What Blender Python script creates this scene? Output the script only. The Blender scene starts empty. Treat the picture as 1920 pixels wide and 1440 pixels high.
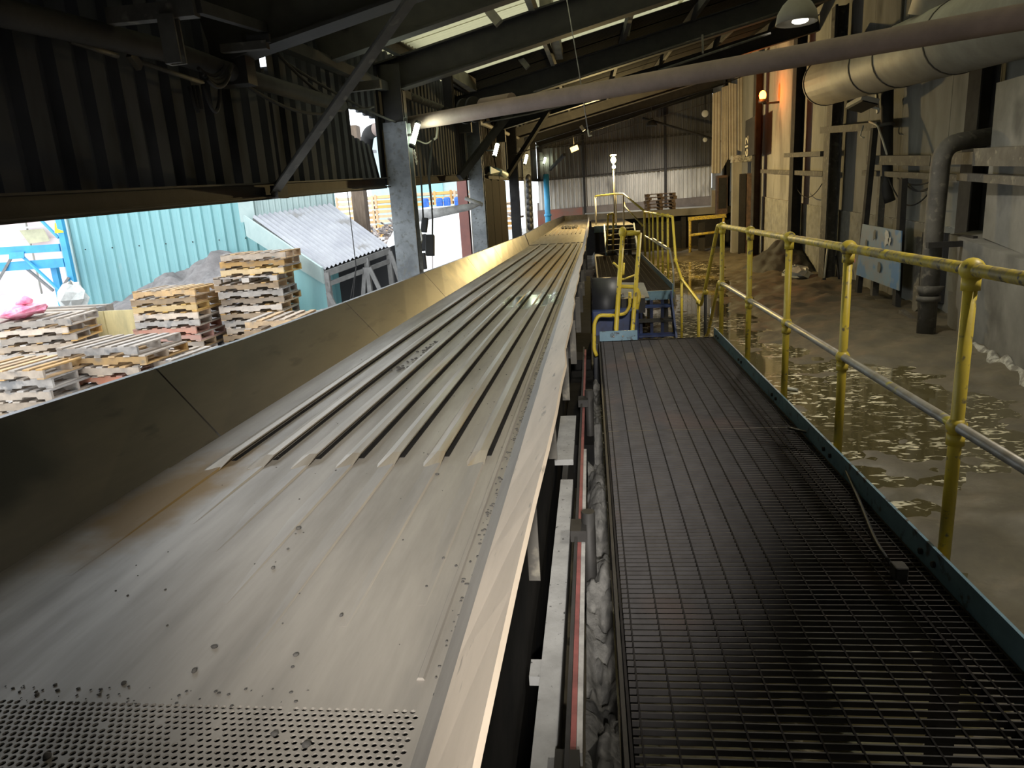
import bpy, bmesh, math, random
from mathutils import Vector, Matrix

random.seed(7)
S = bpy.context.scene
COL = S.collection

# ---------------------------------------------------------------- camera, sky, exposure
cam = bpy.data.cameras.new('camera')
cam.sensor_fit = 'HORIZONTAL'
cam.sensor_width = 36.0
cam.lens = 1307.08 / 1920 * 36.0
cam.clip_start = 0.05
cam.clip_end = 300
cam_ob = bpy.data.objects.new('camera', cam)
COL.objects.link(cam_ob)
R3 = Matrix(((0.992344, 0.032107, 0.119262), (0.107581, 0.249625, -0.962348), (-0.060669, 0.96781, 0.24426)))
cam_ob.matrix_world = Matrix.Translation((0, 0, 1.5)) @ R3.to_4x4()
S.camera = cam_ob

world = bpy.data.worlds.new('overcast_sky')
S.world = world
world.use_nodes = True
_bg = world.node_tree.nodes['Background']
_bg.inputs['Color'].default_value = (0.86, 0.93, 1.0, 1)
_bg.inputs['Strength'].default_value = 3.1

S.view_settings.view_transform = 'Standard'
S.view_settings.look = 'None'
S.view_settings.gamma = 1.0
S.view_settings.exposure = 0.0
S.view_settings.use_curve_mapping = False
S.cycles.use_denoising = True
S.cycles.max_bounces = 7
S.cycles.diffuse_bounces = 4
S.cycles.glossy_bounces = 3
S.cycles.sample_clamp_indirect = 4.0
S.cycles.caustics_reflective = False
S.cycles.caustics_refractive = False
S.cycles.use_adaptive_sampling = True


def lamp(name, kind, loc, power, color, size=0.1, parent=None, spot=None, aim=None):
    l = bpy.data.lights.new(name, kind)
    l.energy = power
    l.color = color
    if kind == 'AREA':
        l.size = size
    else:
        l.shadow_soft_size = size
    if spot:
        l.spot_size = spot
        l.spot_blend = 0.8
    o = bpy.data.objects.new(name, l)
    COL.objects.link(o)
    o.location = loc
    if aim is not None:
        o.rotation_euler = (Vector(aim) - Vector(loc)).to_track_quat('-Z', 'Y').to_euler()
    if parent is not None:
        o.location = Vector(loc) - wloc(parent)
        o.parent = parent
    return o


sun = lamp('sun', 'SUN', (-20, 4, 30), 0.5, (1.0, 0.97, 0.92), 0.35)
sun.rotation_euler = (math.radians(40), 0, math.radians(-65))


# ---------------------------------------------------------------- materials
def mat(name, c1, c2=None, scale=4.0, rough=0.6, metal=0.0, bump=0.0, stretch=(1, 1, 1), lo=0.35, hi=0.65,
        c3=None, s3=12.0, lo3=0.58, hi3=0.68, rand=0.0, emit=None, rough2=None, detail=6.0, spec=0.5):
    m = bpy.data.materials.new(name)
    m.use_nodes = True
    nt = m.node_tree
    N, Lk = nt.nodes, nt.links
    b = N['Principled BSDF']
    b.inputs['Roughness'].default_value = rough
    b.inputs['Metallic'].default_value = metal
    b.inputs['Specular IOR Level'].default_value = spec
    b.inputs['Base Color'].default_value = (*c1, 1)
    if emit:
        b.inputs['Emission Color'].default_value = (*emit[0], 1)
        b.inputs['Emission Strength'].default_value = emit[1]
    if c2 is None and not bump and not rand:
        return m
    geo = N.new('ShaderNodeNewGeometry')
    mp = N.new('ShaderNodeMapping')
    mp.inputs['Scale'].default_value = stretch
    Lk.new(geo.outputs['Position'], mp.inputs['Vector'])
    noi = N.new('ShaderNodeTexNoise')
    noi.inputs['Scale'].default_value = scale
    noi.inputs['Detail'].default_value = detail
    noi.inputs['Roughness'].default_value = 0.65
    Lk.new(mp.outputs['Vector'], noi.inputs['Vector'])
    out = None
    if c2 is not None:
        r = N.new('ShaderNodeMapRange')
        r.inputs['From Min'].default_value = lo
        r.inputs['From Max'].default_value = hi
        Lk.new(noi.outputs['Fac'], r.inputs['Value'])
        mx = N.new('ShaderNodeMix')
        mx.data_type = 'RGBA'
        mx.inputs['A'].default_value = (*c1, 1)
        mx.inputs['B'].default_value = (*c2, 1)
        Lk.new(r.outputs['Result'], mx.inputs['Factor'])
        out = mx.outputs['Result']
        if rough2 is not None:
            rr = N.new('ShaderNodeMapRange')
            rr.inputs['To Min'].default_value = rough
            rr.inputs['To Max'].default_value = rough2
            Lk.new(r.outputs['Result'], rr.inputs['Value'])
            Lk.new(rr.outputs['Result'], b.inputs['Roughness'])
    if c3 is not None:
        n3 = N.new('ShaderNodeTexNoise')
        n3.inputs['Scale'].default_value = s3
        n3.inputs['Detail'].default_value = 4
        Lk.new(mp.outputs['Vector'], n3.inputs['Vector'])
        r3 = N.new('ShaderNodeMapRange')
        r3.inputs['From Min'].default_value = lo3
        r3.inputs['From Max'].default_value = hi3
        Lk.new(n3.outputs['Fac'], r3.inputs['Value'])
        m3 = N.new('ShaderNodeMix')
        m3.data_type = 'RGBA'
        m3.inputs['B'].default_value = (*c3, 1)
        if out is not None:
            Lk.new(out, m3.inputs['A'])
        else:
            m3.inputs['A'].default_value = (*c1, 1)
        Lk.new(r3.outputs['Result'], m3.inputs['Factor'])
        out = m3.outputs['Result']
    if rand and out is not None:
        oi = N.new('ShaderNodeObjectInfo')
        hs = N.new('ShaderNodeHueSaturation')
        rv = N.new('ShaderNodeMapRange')
        rv.inputs['To Min'].default_value = 1 - rand
        rv.inputs['To Max'].default_value = 1 + rand
        Lk.new(oi.outputs['Random'], rv.inputs['Value'])
        Lk.new(rv.outputs['Result'], hs.inputs['Value'])
        sq = N.new('ShaderNodeMath')
        sq.operation = 'MULTIPLY'
        sq.inputs[1].default_value = 7.31
        Lk.new(oi.outputs['Random'], sq.inputs[0])
        fr = N.new('ShaderNodeMath')
        fr.operation = 'FRACT'
        Lk.new(sq.outputs[0], fr.inputs[0])
        rs = N.new('ShaderNodeMapRange')
        rs.inputs['To Min'].default_value = 1 - 1.6 * rand
        rs.inputs['To Max'].default_value = 1 + 0.9 * rand
        Lk.new(fr.outputs[0], rs.inputs['Value'])
        Lk.new(rs.outputs['Result'], hs.inputs['Saturation'])
        Lk.new(out, hs.inputs['Color'])
        out = hs.outputs['Color']
    if out is not None:
        Lk.new(out, b.inputs['Base Color'])
    if bump:
        bp = N.new('ShaderNodeBump')
        bp.inputs['Strength'].default_value = bump
        bp.inputs['Distance'].default_value = 0.02
        Lk.new(noi.outputs['Fac'], bp.inputs['Height'])
        Lk.new(bp.outputs['Normal'], b.inputs['Normal'])
    return m


M = {}
M['yellow'] = mat('yellow_paint', (0.66, 0.50, 0.04), (0.55, 0.41, 0.055), 9, 0.45, 0, 0.1, c3=(0.16, 0.13, 0.07), s3=22, lo3=0.60, hi3=0.68)
M['yellow_worn'] = mat('worn_yellow_paint', (0.64, 0.48, 0.04), (0.34, 0.27, 0.11), 14, 0.5, 0, 0.15, lo=0.42, hi=0.6, c3=(0.13, 0.11, 0.08), s3=30, lo3=0.56, hi3=0.66)
M['rail_grey'] = mat('bare_grey_rail', (0.36, 0.34, 0.30), (0.25, 0.22, 0.16), 12, 0.45, 0.3, 0.1, c3=(0.5, 0.42, 0.06), s3=9, lo3=0.62, hi3=0.68)
M['blue'] = mat('blue_paint', (0.17, 0.29, 0.37), (0.12, 0.205, 0.265), 5, 0.45, 0, 0.05, c3=(0.05, 0.05, 0.05), s3=16)
M['blue_dark'] = mat('dark_blue_paint', (0.02, 0.04, 0.14), (0.012, 0.02, 0.06), 6, 0.5, 0, 0.05)
M['blue_column'] = mat('grey_blue_column_paint', (0.23, 0.245, 0.25), (0.085, 0.092, 0.097), 1.6, 0.6, 0, 0.1, c3=(0.10, 0.10, 0.09), s3=18, lo3=0.55, hi3=0.7)
M['black_steel'] = mat('sooty_steel', (0.020, 0.019, 0.018), (0.034, 0.031, 0.028), 6, 0.65, 0.2, 0.1)
M['soot'] = mat('soot_covered_steel', (0.028, 0.027, 0.026), (0.050, 0.047, 0.044), 3, 0.85, 0, 0.15, spec=0.2)
M['dust_steel'] = mat('dusty_grey_steel', (0.10, 0.092, 0.078), (0.055, 0.05, 0.043), 4, 0.75, 0, 0.15, c3=(0.16, 0.145, 0.115), s3=9)
M['grating'] = mat('grating_steel', (0.043, 0.040, 0.040), (0.030, 0.027, 0.026), 8, 0.6, 0.1, 0.1, c3=(0.060, 0.040, 0.033), s3=1.2, lo3=0.55, hi3=0.75)
M['grating_edge'] = mat('grating_edge_steel', (0.012, 0.011, 0.011), (0.02, 0.018, 0.017), 8, 0.85, 0, spec=0.1)
M['pan'] = mat('worn_conveyor_steel', (0.30, 0.275, 0.24), (0.205, 0.188, 0.165), 2.2, 0.42, 0.35, 0.03, stretch=(3.0, 0.35, 1), c3=(0.24, 0.17, 0.09), s3=1.7, lo3=0.66, hi3=0.85, rough2=0.52)
M['pan_rib'] = mat('worn_rib_steel', (0.37, 0.33, 0.27), (0.26, 0.225, 0.175), 3, 0.36, 0.4, 0.03, stretch=(4, 0.4, 1), c3=(0.30, 0.19, 0.06), s3=1.5, lo3=0.58, hi3=0.74)
M['skirt'] = mat('skirt_plate_steel', (0.058, 0.052, 0.042), (0.038, 0.034, 0.029), 2.5, 0.46, 0.25, 0.04, stretch=(1, 0.5, 3), c3=(0.022, 0.02, 0.02), s3=3.2, lo3=0.60, hi3=0.66)
M['lip'] = mat('pale_lip_steel', (0.60, 0.505, 0.40), (0.50, 0.42, 0.33), 3, 0.5, 0.05, 0.03, stretch=(2, 0.5, 2), c3=(0.22, 0.19, 0.15), s3=14, lo3=0.66, hi3=0.74)
M['rust'] = mat('rusty_steel', (0.16, 0.095, 0.065), (0.07, 0.05, 0.04), 6, 0.8, 0, 0.2)
M['pipe_rust'] = mat('dusty_rust_pipe', (0.34, 0.25, 0.21), (0.24, 0.18, 0.15), 3, 0.75, 0, 0.1)
M['duct'] = mat('grey_duct_metal', (0.36, 0.335, 0.285), (0.27, 0.25, 0.21), 2, 0.6, 0.1, 0.05)
M['concrete'] = mat('stained_concrete', (0.31, 0.30, 0.26), (0.21, 0.203, 0.178), 1.2, 0.9, 0, 0.15, stretch=(1, 1, 0.35), c3=(0.10, 0.096, 0.084), s3=1.1, lo3=0.54, hi3=0.72)
M['render_wall'] = mat('rough_rendered_plinth', (0.31, 0.30, 0.25), (0.19, 0.183, 0.155), 3.5, 0.95, 0, 0.5, c3=(0.30, 0.28, 0.21), s3=6, lo3=0.60, hi3=0.75)
M['white_crust'] = mat('white_crust', (0.42, 0.41, 0.36), (0.16, 0.15, 0.13), 9, 0.9, 0, 0.5, lo=0.42, hi=0.58)
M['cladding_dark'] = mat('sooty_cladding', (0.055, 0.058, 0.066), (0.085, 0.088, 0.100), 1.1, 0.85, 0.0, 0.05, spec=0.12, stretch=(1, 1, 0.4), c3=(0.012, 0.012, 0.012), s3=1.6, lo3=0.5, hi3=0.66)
M['cladding_lit'] = mat('lit_streaked_cladding', (0.70, 0.67, 0.60), (0.42, 0.40, 0.36), 0.9, 0.6, 0.1, 0.05, stretch=(1, 1, 0.3), c3=(0.10, 0.09, 0.085), s3=1.3, lo3=0.56, hi3=0.72)  # light falling on the lower end-wall sheets is put into this colour
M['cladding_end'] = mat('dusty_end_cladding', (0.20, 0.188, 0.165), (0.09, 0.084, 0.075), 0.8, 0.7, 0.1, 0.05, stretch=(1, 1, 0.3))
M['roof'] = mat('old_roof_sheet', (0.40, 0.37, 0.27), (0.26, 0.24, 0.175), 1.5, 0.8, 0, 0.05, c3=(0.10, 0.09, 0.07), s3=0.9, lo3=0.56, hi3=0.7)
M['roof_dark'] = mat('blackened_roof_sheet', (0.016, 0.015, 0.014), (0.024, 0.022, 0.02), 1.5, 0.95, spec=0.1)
M['dark_matte'] = mat('matt_black_shade', (0.010, 0.010, 0.010), (0.018, 0.017, 0.016), 5, 0.95, spec=0.05)  # black for the shade pieces added around the conveyor
M['far_grating'] = mat('dull_far_grating', (0.045, 0.036, 0.030), (0.03, 0.025, 0.022), 6, 0.95, spec=0.1)
M['plinth_grey'] = mat('smooth_grey_render', (0.215, 0.21, 0.19), (0.15, 0.147, 0.132), 1.6, 0.9, 0, 0.1, c3=(0.09, 0.088, 0.08), s3=1.3, lo3=0.55, hi3=0.72)
M['timber_rafter'] = mat('pale_purlin_paint', (0.26, 0.245, 0.19), (0.15, 0.14, 0.115), 3, 0.8, 0, 0.1)
M['grey_plinth'] = mat('dusty_grey_plinth', (0.26, 0.22, 0.19), (0.17, 0.14, 0.12), 1.5, 0.9, 0, 0.2)
M['brick'] = mat('painted_red_brick', (0.34, 0.13, 0.09), (0.24, 0.17, 0.14), 1.2, 0.9, 0, 0.2)
M['mud'] = mat('wet_mud', (0.14, 0.12, 0.082), (0.085, 0.074, 0.053), 1.6, 0.42, 0, 0.9, c3=(0.15, 0.125, 0.085), s3=5, lo3=0.6, hi3=0.7, rough2=0.7)
M['sludge'] = mat('black_sludge', (0.020, 0.019, 0.018), (0.011, 0.0105, 0.010), 6, 0.7, 0, 0.8)
M['pit'] = mat('dusty_spillage', (0.17, 0.165, 0.155), (0.06, 0.058, 0.055), 9, 0.9, 0, 0.8)
M['pale_grey'] = mat('pale_dusty_paint', (0.33, 0.33, 0.325), (0.24, 0.24, 0.235), 6, 0.8, 0, 0.3, c3=(0.05, 0.05, 0.05), s3=45, lo3=0.66, hi3=0.7)
M['red'] = mat('faded_red_belt', (0.27, 0.085, 0.078), (0.16, 0.055, 0.05), 9, 0.7, 0, 0.1)
M['white_grey'] = mat('white_grey_edge', (0.42, 0.41, 0.39), (0.25, 0.24, 0.23), 9, 0.8)
M['board_blue'] = mat('scuffed_blue_board', (0.17, 0.29, 0.40), (0.24, 0.255, 0.26), 2.6, 0.55, 0, 0.05, c3=(0.09, 0.22, 0.42), s3=2.3, lo3=0.55, hi3=0.62)
M['white_plastic'] = mat('white_plastic', (0.62, 0.62, 0.58), (0.45, 0.45, 0.42), 9, 0.5, 0, 0.5)
M['white_paint'] = mat('white_paint', (0.75, 0.75, 0.72))
M['cream'] = mat('cream_paint', (0.55, 0.52, 0.42))
M['rubber'] = mat('black_rubber', (0.012, 0.012, 0.013), rough=0.55)
M['dark_green'] = mat('dark_machine_paint', (0.016, 0.017, 0.022), (0.025, 0.026, 0.032), 5, 0.5)
M['plate_grey'] = mat('flat_grey_plate', (0.18, 0.175, 0.145), (0.13, 0.125, 0.105), 4, 0.7, 0.1, 0.05)
M['wood'] = mat('pallet_wood', (0.47, 0.315, 0.17), (0.34, 0.235, 0.14), 7, 0.85, 0, 0.2, stretch=(1, 1, 1), c3=(0.20, 0.165, 0.13), s3=4, lo3=0.6, hi3=0.75, rand=0.38)
M['wood_grey'] = mat('weathered_pallet_wood', (0.37, 0.30, 0.235), (0.265, 0.22, 0.175), 7, 0.9, 0, 0.2, c3=(0.19, 0.17, 0.15), s3=5, rand=0.25)
M['wood_red'] = mat('red_stained_wood', (0.44, 0.19, 0.13), (0.34, 0.20, 0.14), 7, 0.85, 0, 0.2, rand=0.15)
M['wood_orange'] = mat('fresh_orange_wood', (0.60, 0.40, 0.15), (0.50, 0.32, 0.11), 7, 0.8, 0, 0.2, rand=0.15)
M['old_timber'] = mat('old_timber', (0.23, 0.17, 0.12), (0.14, 0.10, 0.07), 6, 0.9, 0, 0.3, stretch=(3, 3, 0.4))
M['bark'] = mat('grey_bark', (0.27, 0.255, 0.225), (0.15, 0.14, 0.12), 9, 0.9, 0, 0.5, stretch=(1, 1, 0.3))
M['turquoise'] = mat('turquoise_sheet', (0.26, 0.50, 0.50), (0.22, 0.43, 0.44), 1.5, 0.5, 0.0, 0.03, stretch=(1, 1, 0.3), c3=(0.40, 0.50, 0.47), s3=2.0, lo3=0.66, hi3=0.75)
M['turquoise_pale'] = mat('pale_turquoise_flashing', (0.40, 0.49, 0.46), (0.34, 0.43, 0.41), 3, 0.5)
M['galv'] = mat('galvanised_roof', (0.36, 0.36, 0.37), (0.28, 0.28, 0.30), 2, 0.5, 0.3, 0.03, c3=(0.22, 0.21, 0.20), s3=1.6, lo3=0.62, hi3=0.72)
M['grey_frame'] = mat('grey_timber_frame', (0.25, 0.24, 0.225), (0.17, 0.16, 0.15), 5, 0.85, 0, 0.1)
M['dark_inside'] = mat('dark_shed_inside', (0.04, 0.04, 0.042), rough=0.9)
M['gravel'] = mat('grey_gravel', (0.235, 0.215, 0.205), (0.145, 0.13, 0.125), 5, 0.95, 0, 0.8, detail=10)
M['snow'] = mat('trampled_snow', (0.80, 0.82, 0.84), (0.70, 0.71, 0.72), 0.8, 0.85, 0, 0.2, c3=(0.30, 0.28, 0.26), s3=1.2, lo3=0.66, hi3=0.74)
M['rack_blue'] = mat('bright_blue_rack', (0.055, 0.36, 0.62), (0.045, 0.28, 0.50), 3, 0.45)
M['yellow_tag'] = mat('yellow_tag', (0.85, 0.70, 0.02))
M['pink_sheet'] = mat('faded_pink_sheet', (0.62, 0.47, 0.47), (0.55, 0.50, 0.49), 1.1, 0.8)
M['olive'] = mat('olive_panel', (0.42, 0.40, 0.26), (0.30, 0.29, 0.2), 3, 0.8)
M['magenta'] = mat('pink_plastic_wrap', (0.80, 0.13, 0.26), (0.80, 0.42, 0.50), 6, 0.5, 0, 0.4, c3=(0.75, 0.02, 0.07), s3=3.5, lo3=0.6, hi3=0.68)
M['ply'] = mat('yellow_plywood', (0.62, 0.50, 0.24), (0.40, 0.33, 0.17), 5, 0.8, 0, 0.1, stretch=(1, 1, 0.25))
M['drum_blue'] = mat('blue_drum_plastic', (0.03, 0.14, 0.55), rough=0.4)
M['crate_orange'] = mat('orange_crate', (0.70, 0.42, 0.17), (0.55, 0.35, 0.17), 4, 0.8, rand=0.2)
M['scrap'] = mat('rusty_scrap', (0.33, 0.25, 0.20), (0.40, 0.38, 0.37), 3, 0.8, 0, 0.6, c3=(0.10, 0.08, 0.07), s3=7, lo3=0.5, hi3=0.6)
M['post_red'] = mat('rust_red_post', (0.36, 0.15, 0.12), (0.28, 0.13, 0.11), 4, 0.7)
M['door_brown'] = mat('dark_brown_door', (0.026, 0.020, 0.016), (0.017, 0.014, 0.012), 4, 0.9, spec=0.08)
M['tube_light'] = mat('lit_tube', (0.9, 1.0, 0.85), emit=((0.86, 1.0, 0.74), 28.0))
M['bulb_yellow'] = mat('lit_yellow_bulb', (1, 0.9, 0.5), emit=((1.0, 0.80, 0.30), 60.0))
M['bulb_orange'] = mat('lit_orange_beacon', (1, 0.3, 0.05), emit=((1.0, 0.16, 0.012), 42.0))
M['lens_white'] = mat('lit_dome_lens', (0.9, 0.9, 0.85), emit=((1.0, 0.95, 0.82), 1.6))
M['debris'] = mat('dark_crumbs', (0.03, 0.028, 0.026), (0.06, 0.056, 0.05), 30, 0.9)
M['slime'] = mat('wet_green_patch', (0.20, 0.22, 0.155), (0.33, 0.34, 0.27), 7, 0.22, 0.1, 0.3)


def translucent(m, amount):
    """thin old plastic roof sheet that lets some daylight through"""
    nt = m.node_tree
    N, Lk = nt.nodes, nt.links
    b = N['Principled BSDF']
    t = N.new('ShaderNodeBsdfTranslucent')
    t.inputs['Color'].default_value = (0.75, 0.72, 0.55, 1)
    mx = N.new('ShaderNodeMixShader')
    mx.inputs['Fac'].default_value = amount
    Lk.new(b.outputs[0], mx.inputs[1])
    Lk.new(t.outputs[0], mx.inputs[2])
    Lk.new(mx.outputs[0], N['Material Output'].inputs['Surface'])


translucent(M['roof'], 0.6)


def water_material():
    m = bpy.data.materials.new('murky_water')
    m.use_nodes = True
    nt = m.node_tree
    N, Lk = nt.nodes, nt.links
    b = N['Principled BSDF']
    geo = N.new('ShaderNodeNewGeometry')

    def noise(scale, detail, stretch=(1, 1, 1), dist=0.0):
        mp = N.new('ShaderNodeMapping')
        mp.inputs['Scale'].default_value = stretch
        Lk.new(geo.outputs['Position'], mp.inputs['Vector'])
        n = N.new('ShaderNodeTexNoise')
        n.inputs['Scale'].default_value = scale
        n.inputs['Detail'].default_value = detail
        n.inputs['Distortion'].default_value = dist
        Lk.new(mp.outputs['Vector'], n.inputs['Vector'])
        return n.outputs['Fac']

    def rng(v, a, c):
        r = N.new('ShaderNodeMapRange')
        r.inputs['From Min'].default_value = a
        r.inputs['From Max'].default_value = c
        Lk.new(v, r.inputs['Value'])
        return r.outputs['Result']

    def mul(a, c):
        k = N.new('ShaderNodeMath')
        k.operation = 'MULTIPLY'
        Lk.new(a, k.inputs[0])
        Lk.new(c, k.inputs[1])
        return k.outputs[0]
    area = rng(noise(0.8, 3, (1.0, 0.6, 1)), 0.44, 0.56)
    flecks = rng(noise(10.0, 6, (0.7, 1.2, 1), 1.2), 0.56, 0.62)
    foam = mul(area, flecks)
    mx = N.new('ShaderNodeMix')
    mx.data_type = 'RGBA'
    mx.inputs['A'].default_value = (0.090, 0.076, 0.036, 1)
    mx.inputs['B'].default_value = (0.66, 0.61, 0.46, 1)
    Lk.new(foam, mx.inputs['Factor'])
    Lk.new(mx.outputs['Result'], b.inputs['Base Color'])
    rr = N.new('ShaderNodeMapRange')
    rr.inputs['To Min'].default_value = 0.035
    rr.inputs['To Max'].default_value = 0.7
    Lk.new(foam, rr.inputs['Value'])
    Lk.new(rr.outputs['Result'], b.inputs['Roughness'])
    bp = N.new('ShaderNodeBump')
    bp.inputs['Strength'].default_value = 0.06
    bp.inputs['Distance'].default_value = 0.01
    Lk.new(noise(7.0, 2), bp.inputs['Height'])
    Lk.new(bp.outputs['Normal'], b.inputs['Normal'])
    return m


M['water'] = water_material()


def stain_or_sheen(m, centre, radii, colour, rough, seed=2.0, lo=0.55, hi=0.95):
    """a spill or painted sheen with its own shape, laid over a material around a point"""
    nt = m.node_tree
    N, Lk = nt.nodes, nt.links
    b = N['Principled BSDF']
    src = b.inputs['Base Color'].links[0].from_socket
    geo = N.new('ShaderNodeNewGeometry')
    sb = N.new('ShaderNodeVectorMath')
    sb.operation = 'SUBTRACT'
    sb.inputs[1].default_value = centre
    Lk.new(geo.outputs['Position'], sb.inputs[0])
    dv = N.new('ShaderNodeVectorMath')
    dv.operation = 'DIVIDE'
    dv.inputs[1].default_value = radii
    Lk.new(sb.outputs[0], dv.inputs[0])
    ln = N.new('ShaderNodeVectorMath')
    ln.operation = 'LENGTH'
    Lk.new(dv.outputs[0], ln.inputs[0])
    ns = N.new('ShaderNodeTexNoise')
    ns.inputs['Scale'].default_value = seed
    ns.inputs['Detail'].default_value = 5
    Lk.new(geo.outputs['Position'], ns.inputs['Vector'])
    ad = N.new('ShaderNodeMath')
    ad.operation = 'ADD'
    Lk.new(ln.outputs['Value'], ad.inputs[0])
    Lk.new(ns.outputs['Fac'], ad.inputs[1])
    r = N.new('ShaderNodeMapRange')
    r.inputs['From Min'].default_value = 0.5 + hi
    r.inputs['From Max'].default_value = 0.5 + lo
    Lk.new(ad.outputs[0], r.inputs['Value'])
    mx = N.new('ShaderNodeMix')
    mx.data_type = 'RGBA'
    mx.inputs['B'].default_value = (*colour, 1)
    Lk.new(src, mx.inputs['A'])
    Lk.new(r.outputs['Result'], mx.inputs['Factor'])
    Lk.new(mx.outputs['Result'], b.inputs['Base Color'])
    mr = N.new('ShaderNodeMix')
    rl_ = b.inputs['Roughness'].links
    if rl_:
        Lk.new(rl_[0].from_socket, mr.inputs['A'])
    else:
        mr.inputs['A'].default_value = b.inputs['Roughness'].default_value
    mr.inputs['B'].default_value = rough
    Lk.new(r.outputs['Result'], mr.inputs['Factor'])
    Lk.new(mr.outputs['Result'], b.inputs['Roughness'])


for _k in ('pan', 'pan_rib'):
    stain_or_sheen(M[_k], (-0.66, 7.7, 0.5), (0.42, 0.75, 1), (0.20, 0.23, 0.17), 0.12, 4.0)
    stain_or_sheen(M[_k], (-0.75, 12.5, 0.5), (0.62, 4.6, 1), (0.33, 0.21, 0.075), 0.5, 1.6, 0.3, 0.95)
stain_or_sheen(M['pan'], (-1.66, 2.35, 0.5), (0.26, 0.75, 1), (0.21, 0.135, 0.05), 0.6, 6.0, 0.35, 0.9)
stain_or_sheen(M['skirt'], (-1.85, 13.5, 0.65), (0.6, 5.2, 0.5), (0.30, 0.225, 0.075), 0.38, 2.6, 0.1, 0.9)  # yellow lamp reflection on the far skirt, painted into its colour
stain_or_sheen(M['skirt'], (-2.1, 2.0, 0.75), (0.25, 0.45, 0.22), (0.016, 0.015, 0.016), 0.3, 5.0)


# ---------------------------------------------------------------- helpers
_W = {}


def wloc(o):
    return _W.get(o.name, Vector((0, 0, 0)))


def tag(o, label=None, cat=None, group=None, kind=None):
    if label:
        o['label'] = label
    if cat:
        o['category'] = cat
    if group:
        o['group'] = group
    if kind:
        o['kind'] = kind
    return o


def thing(name, label, cat, loc=(0, 0, 0), group=None, kind=None):
    o = bpy.data.objects.new(name, None)
    o.empty_display_size = 0.1
    COL.objects.link(o)
    o.location = loc
    _W[o.name] = Vector(loc)
    return tag(o, label, cat, group, kind)


def put(name, data, parent, loc):
    """another object that shares mesh data, at a world position"""
    o = bpy.data.objects.new(name, data)
    COL.objects.link(o)
    o.parent = parent
    o.location = Vector(loc) - (wloc(parent) if parent else Vector())
    _W[o.name] = Vector(loc)
    return o


def frame(d, up=(0, 0, 1)):
    d = Vector(d).normalized()
    up = Vector(up)
    if abs(d.dot(up.normalized())) > 0.995:
        up = Vector((0, 1, 0)) if abs(d.y) < 0.9 else Vector((1, 0, 0))
    s = d.cross(up).normalized()
    u = s.cross(d).normalized()
    return d, s, u


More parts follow.
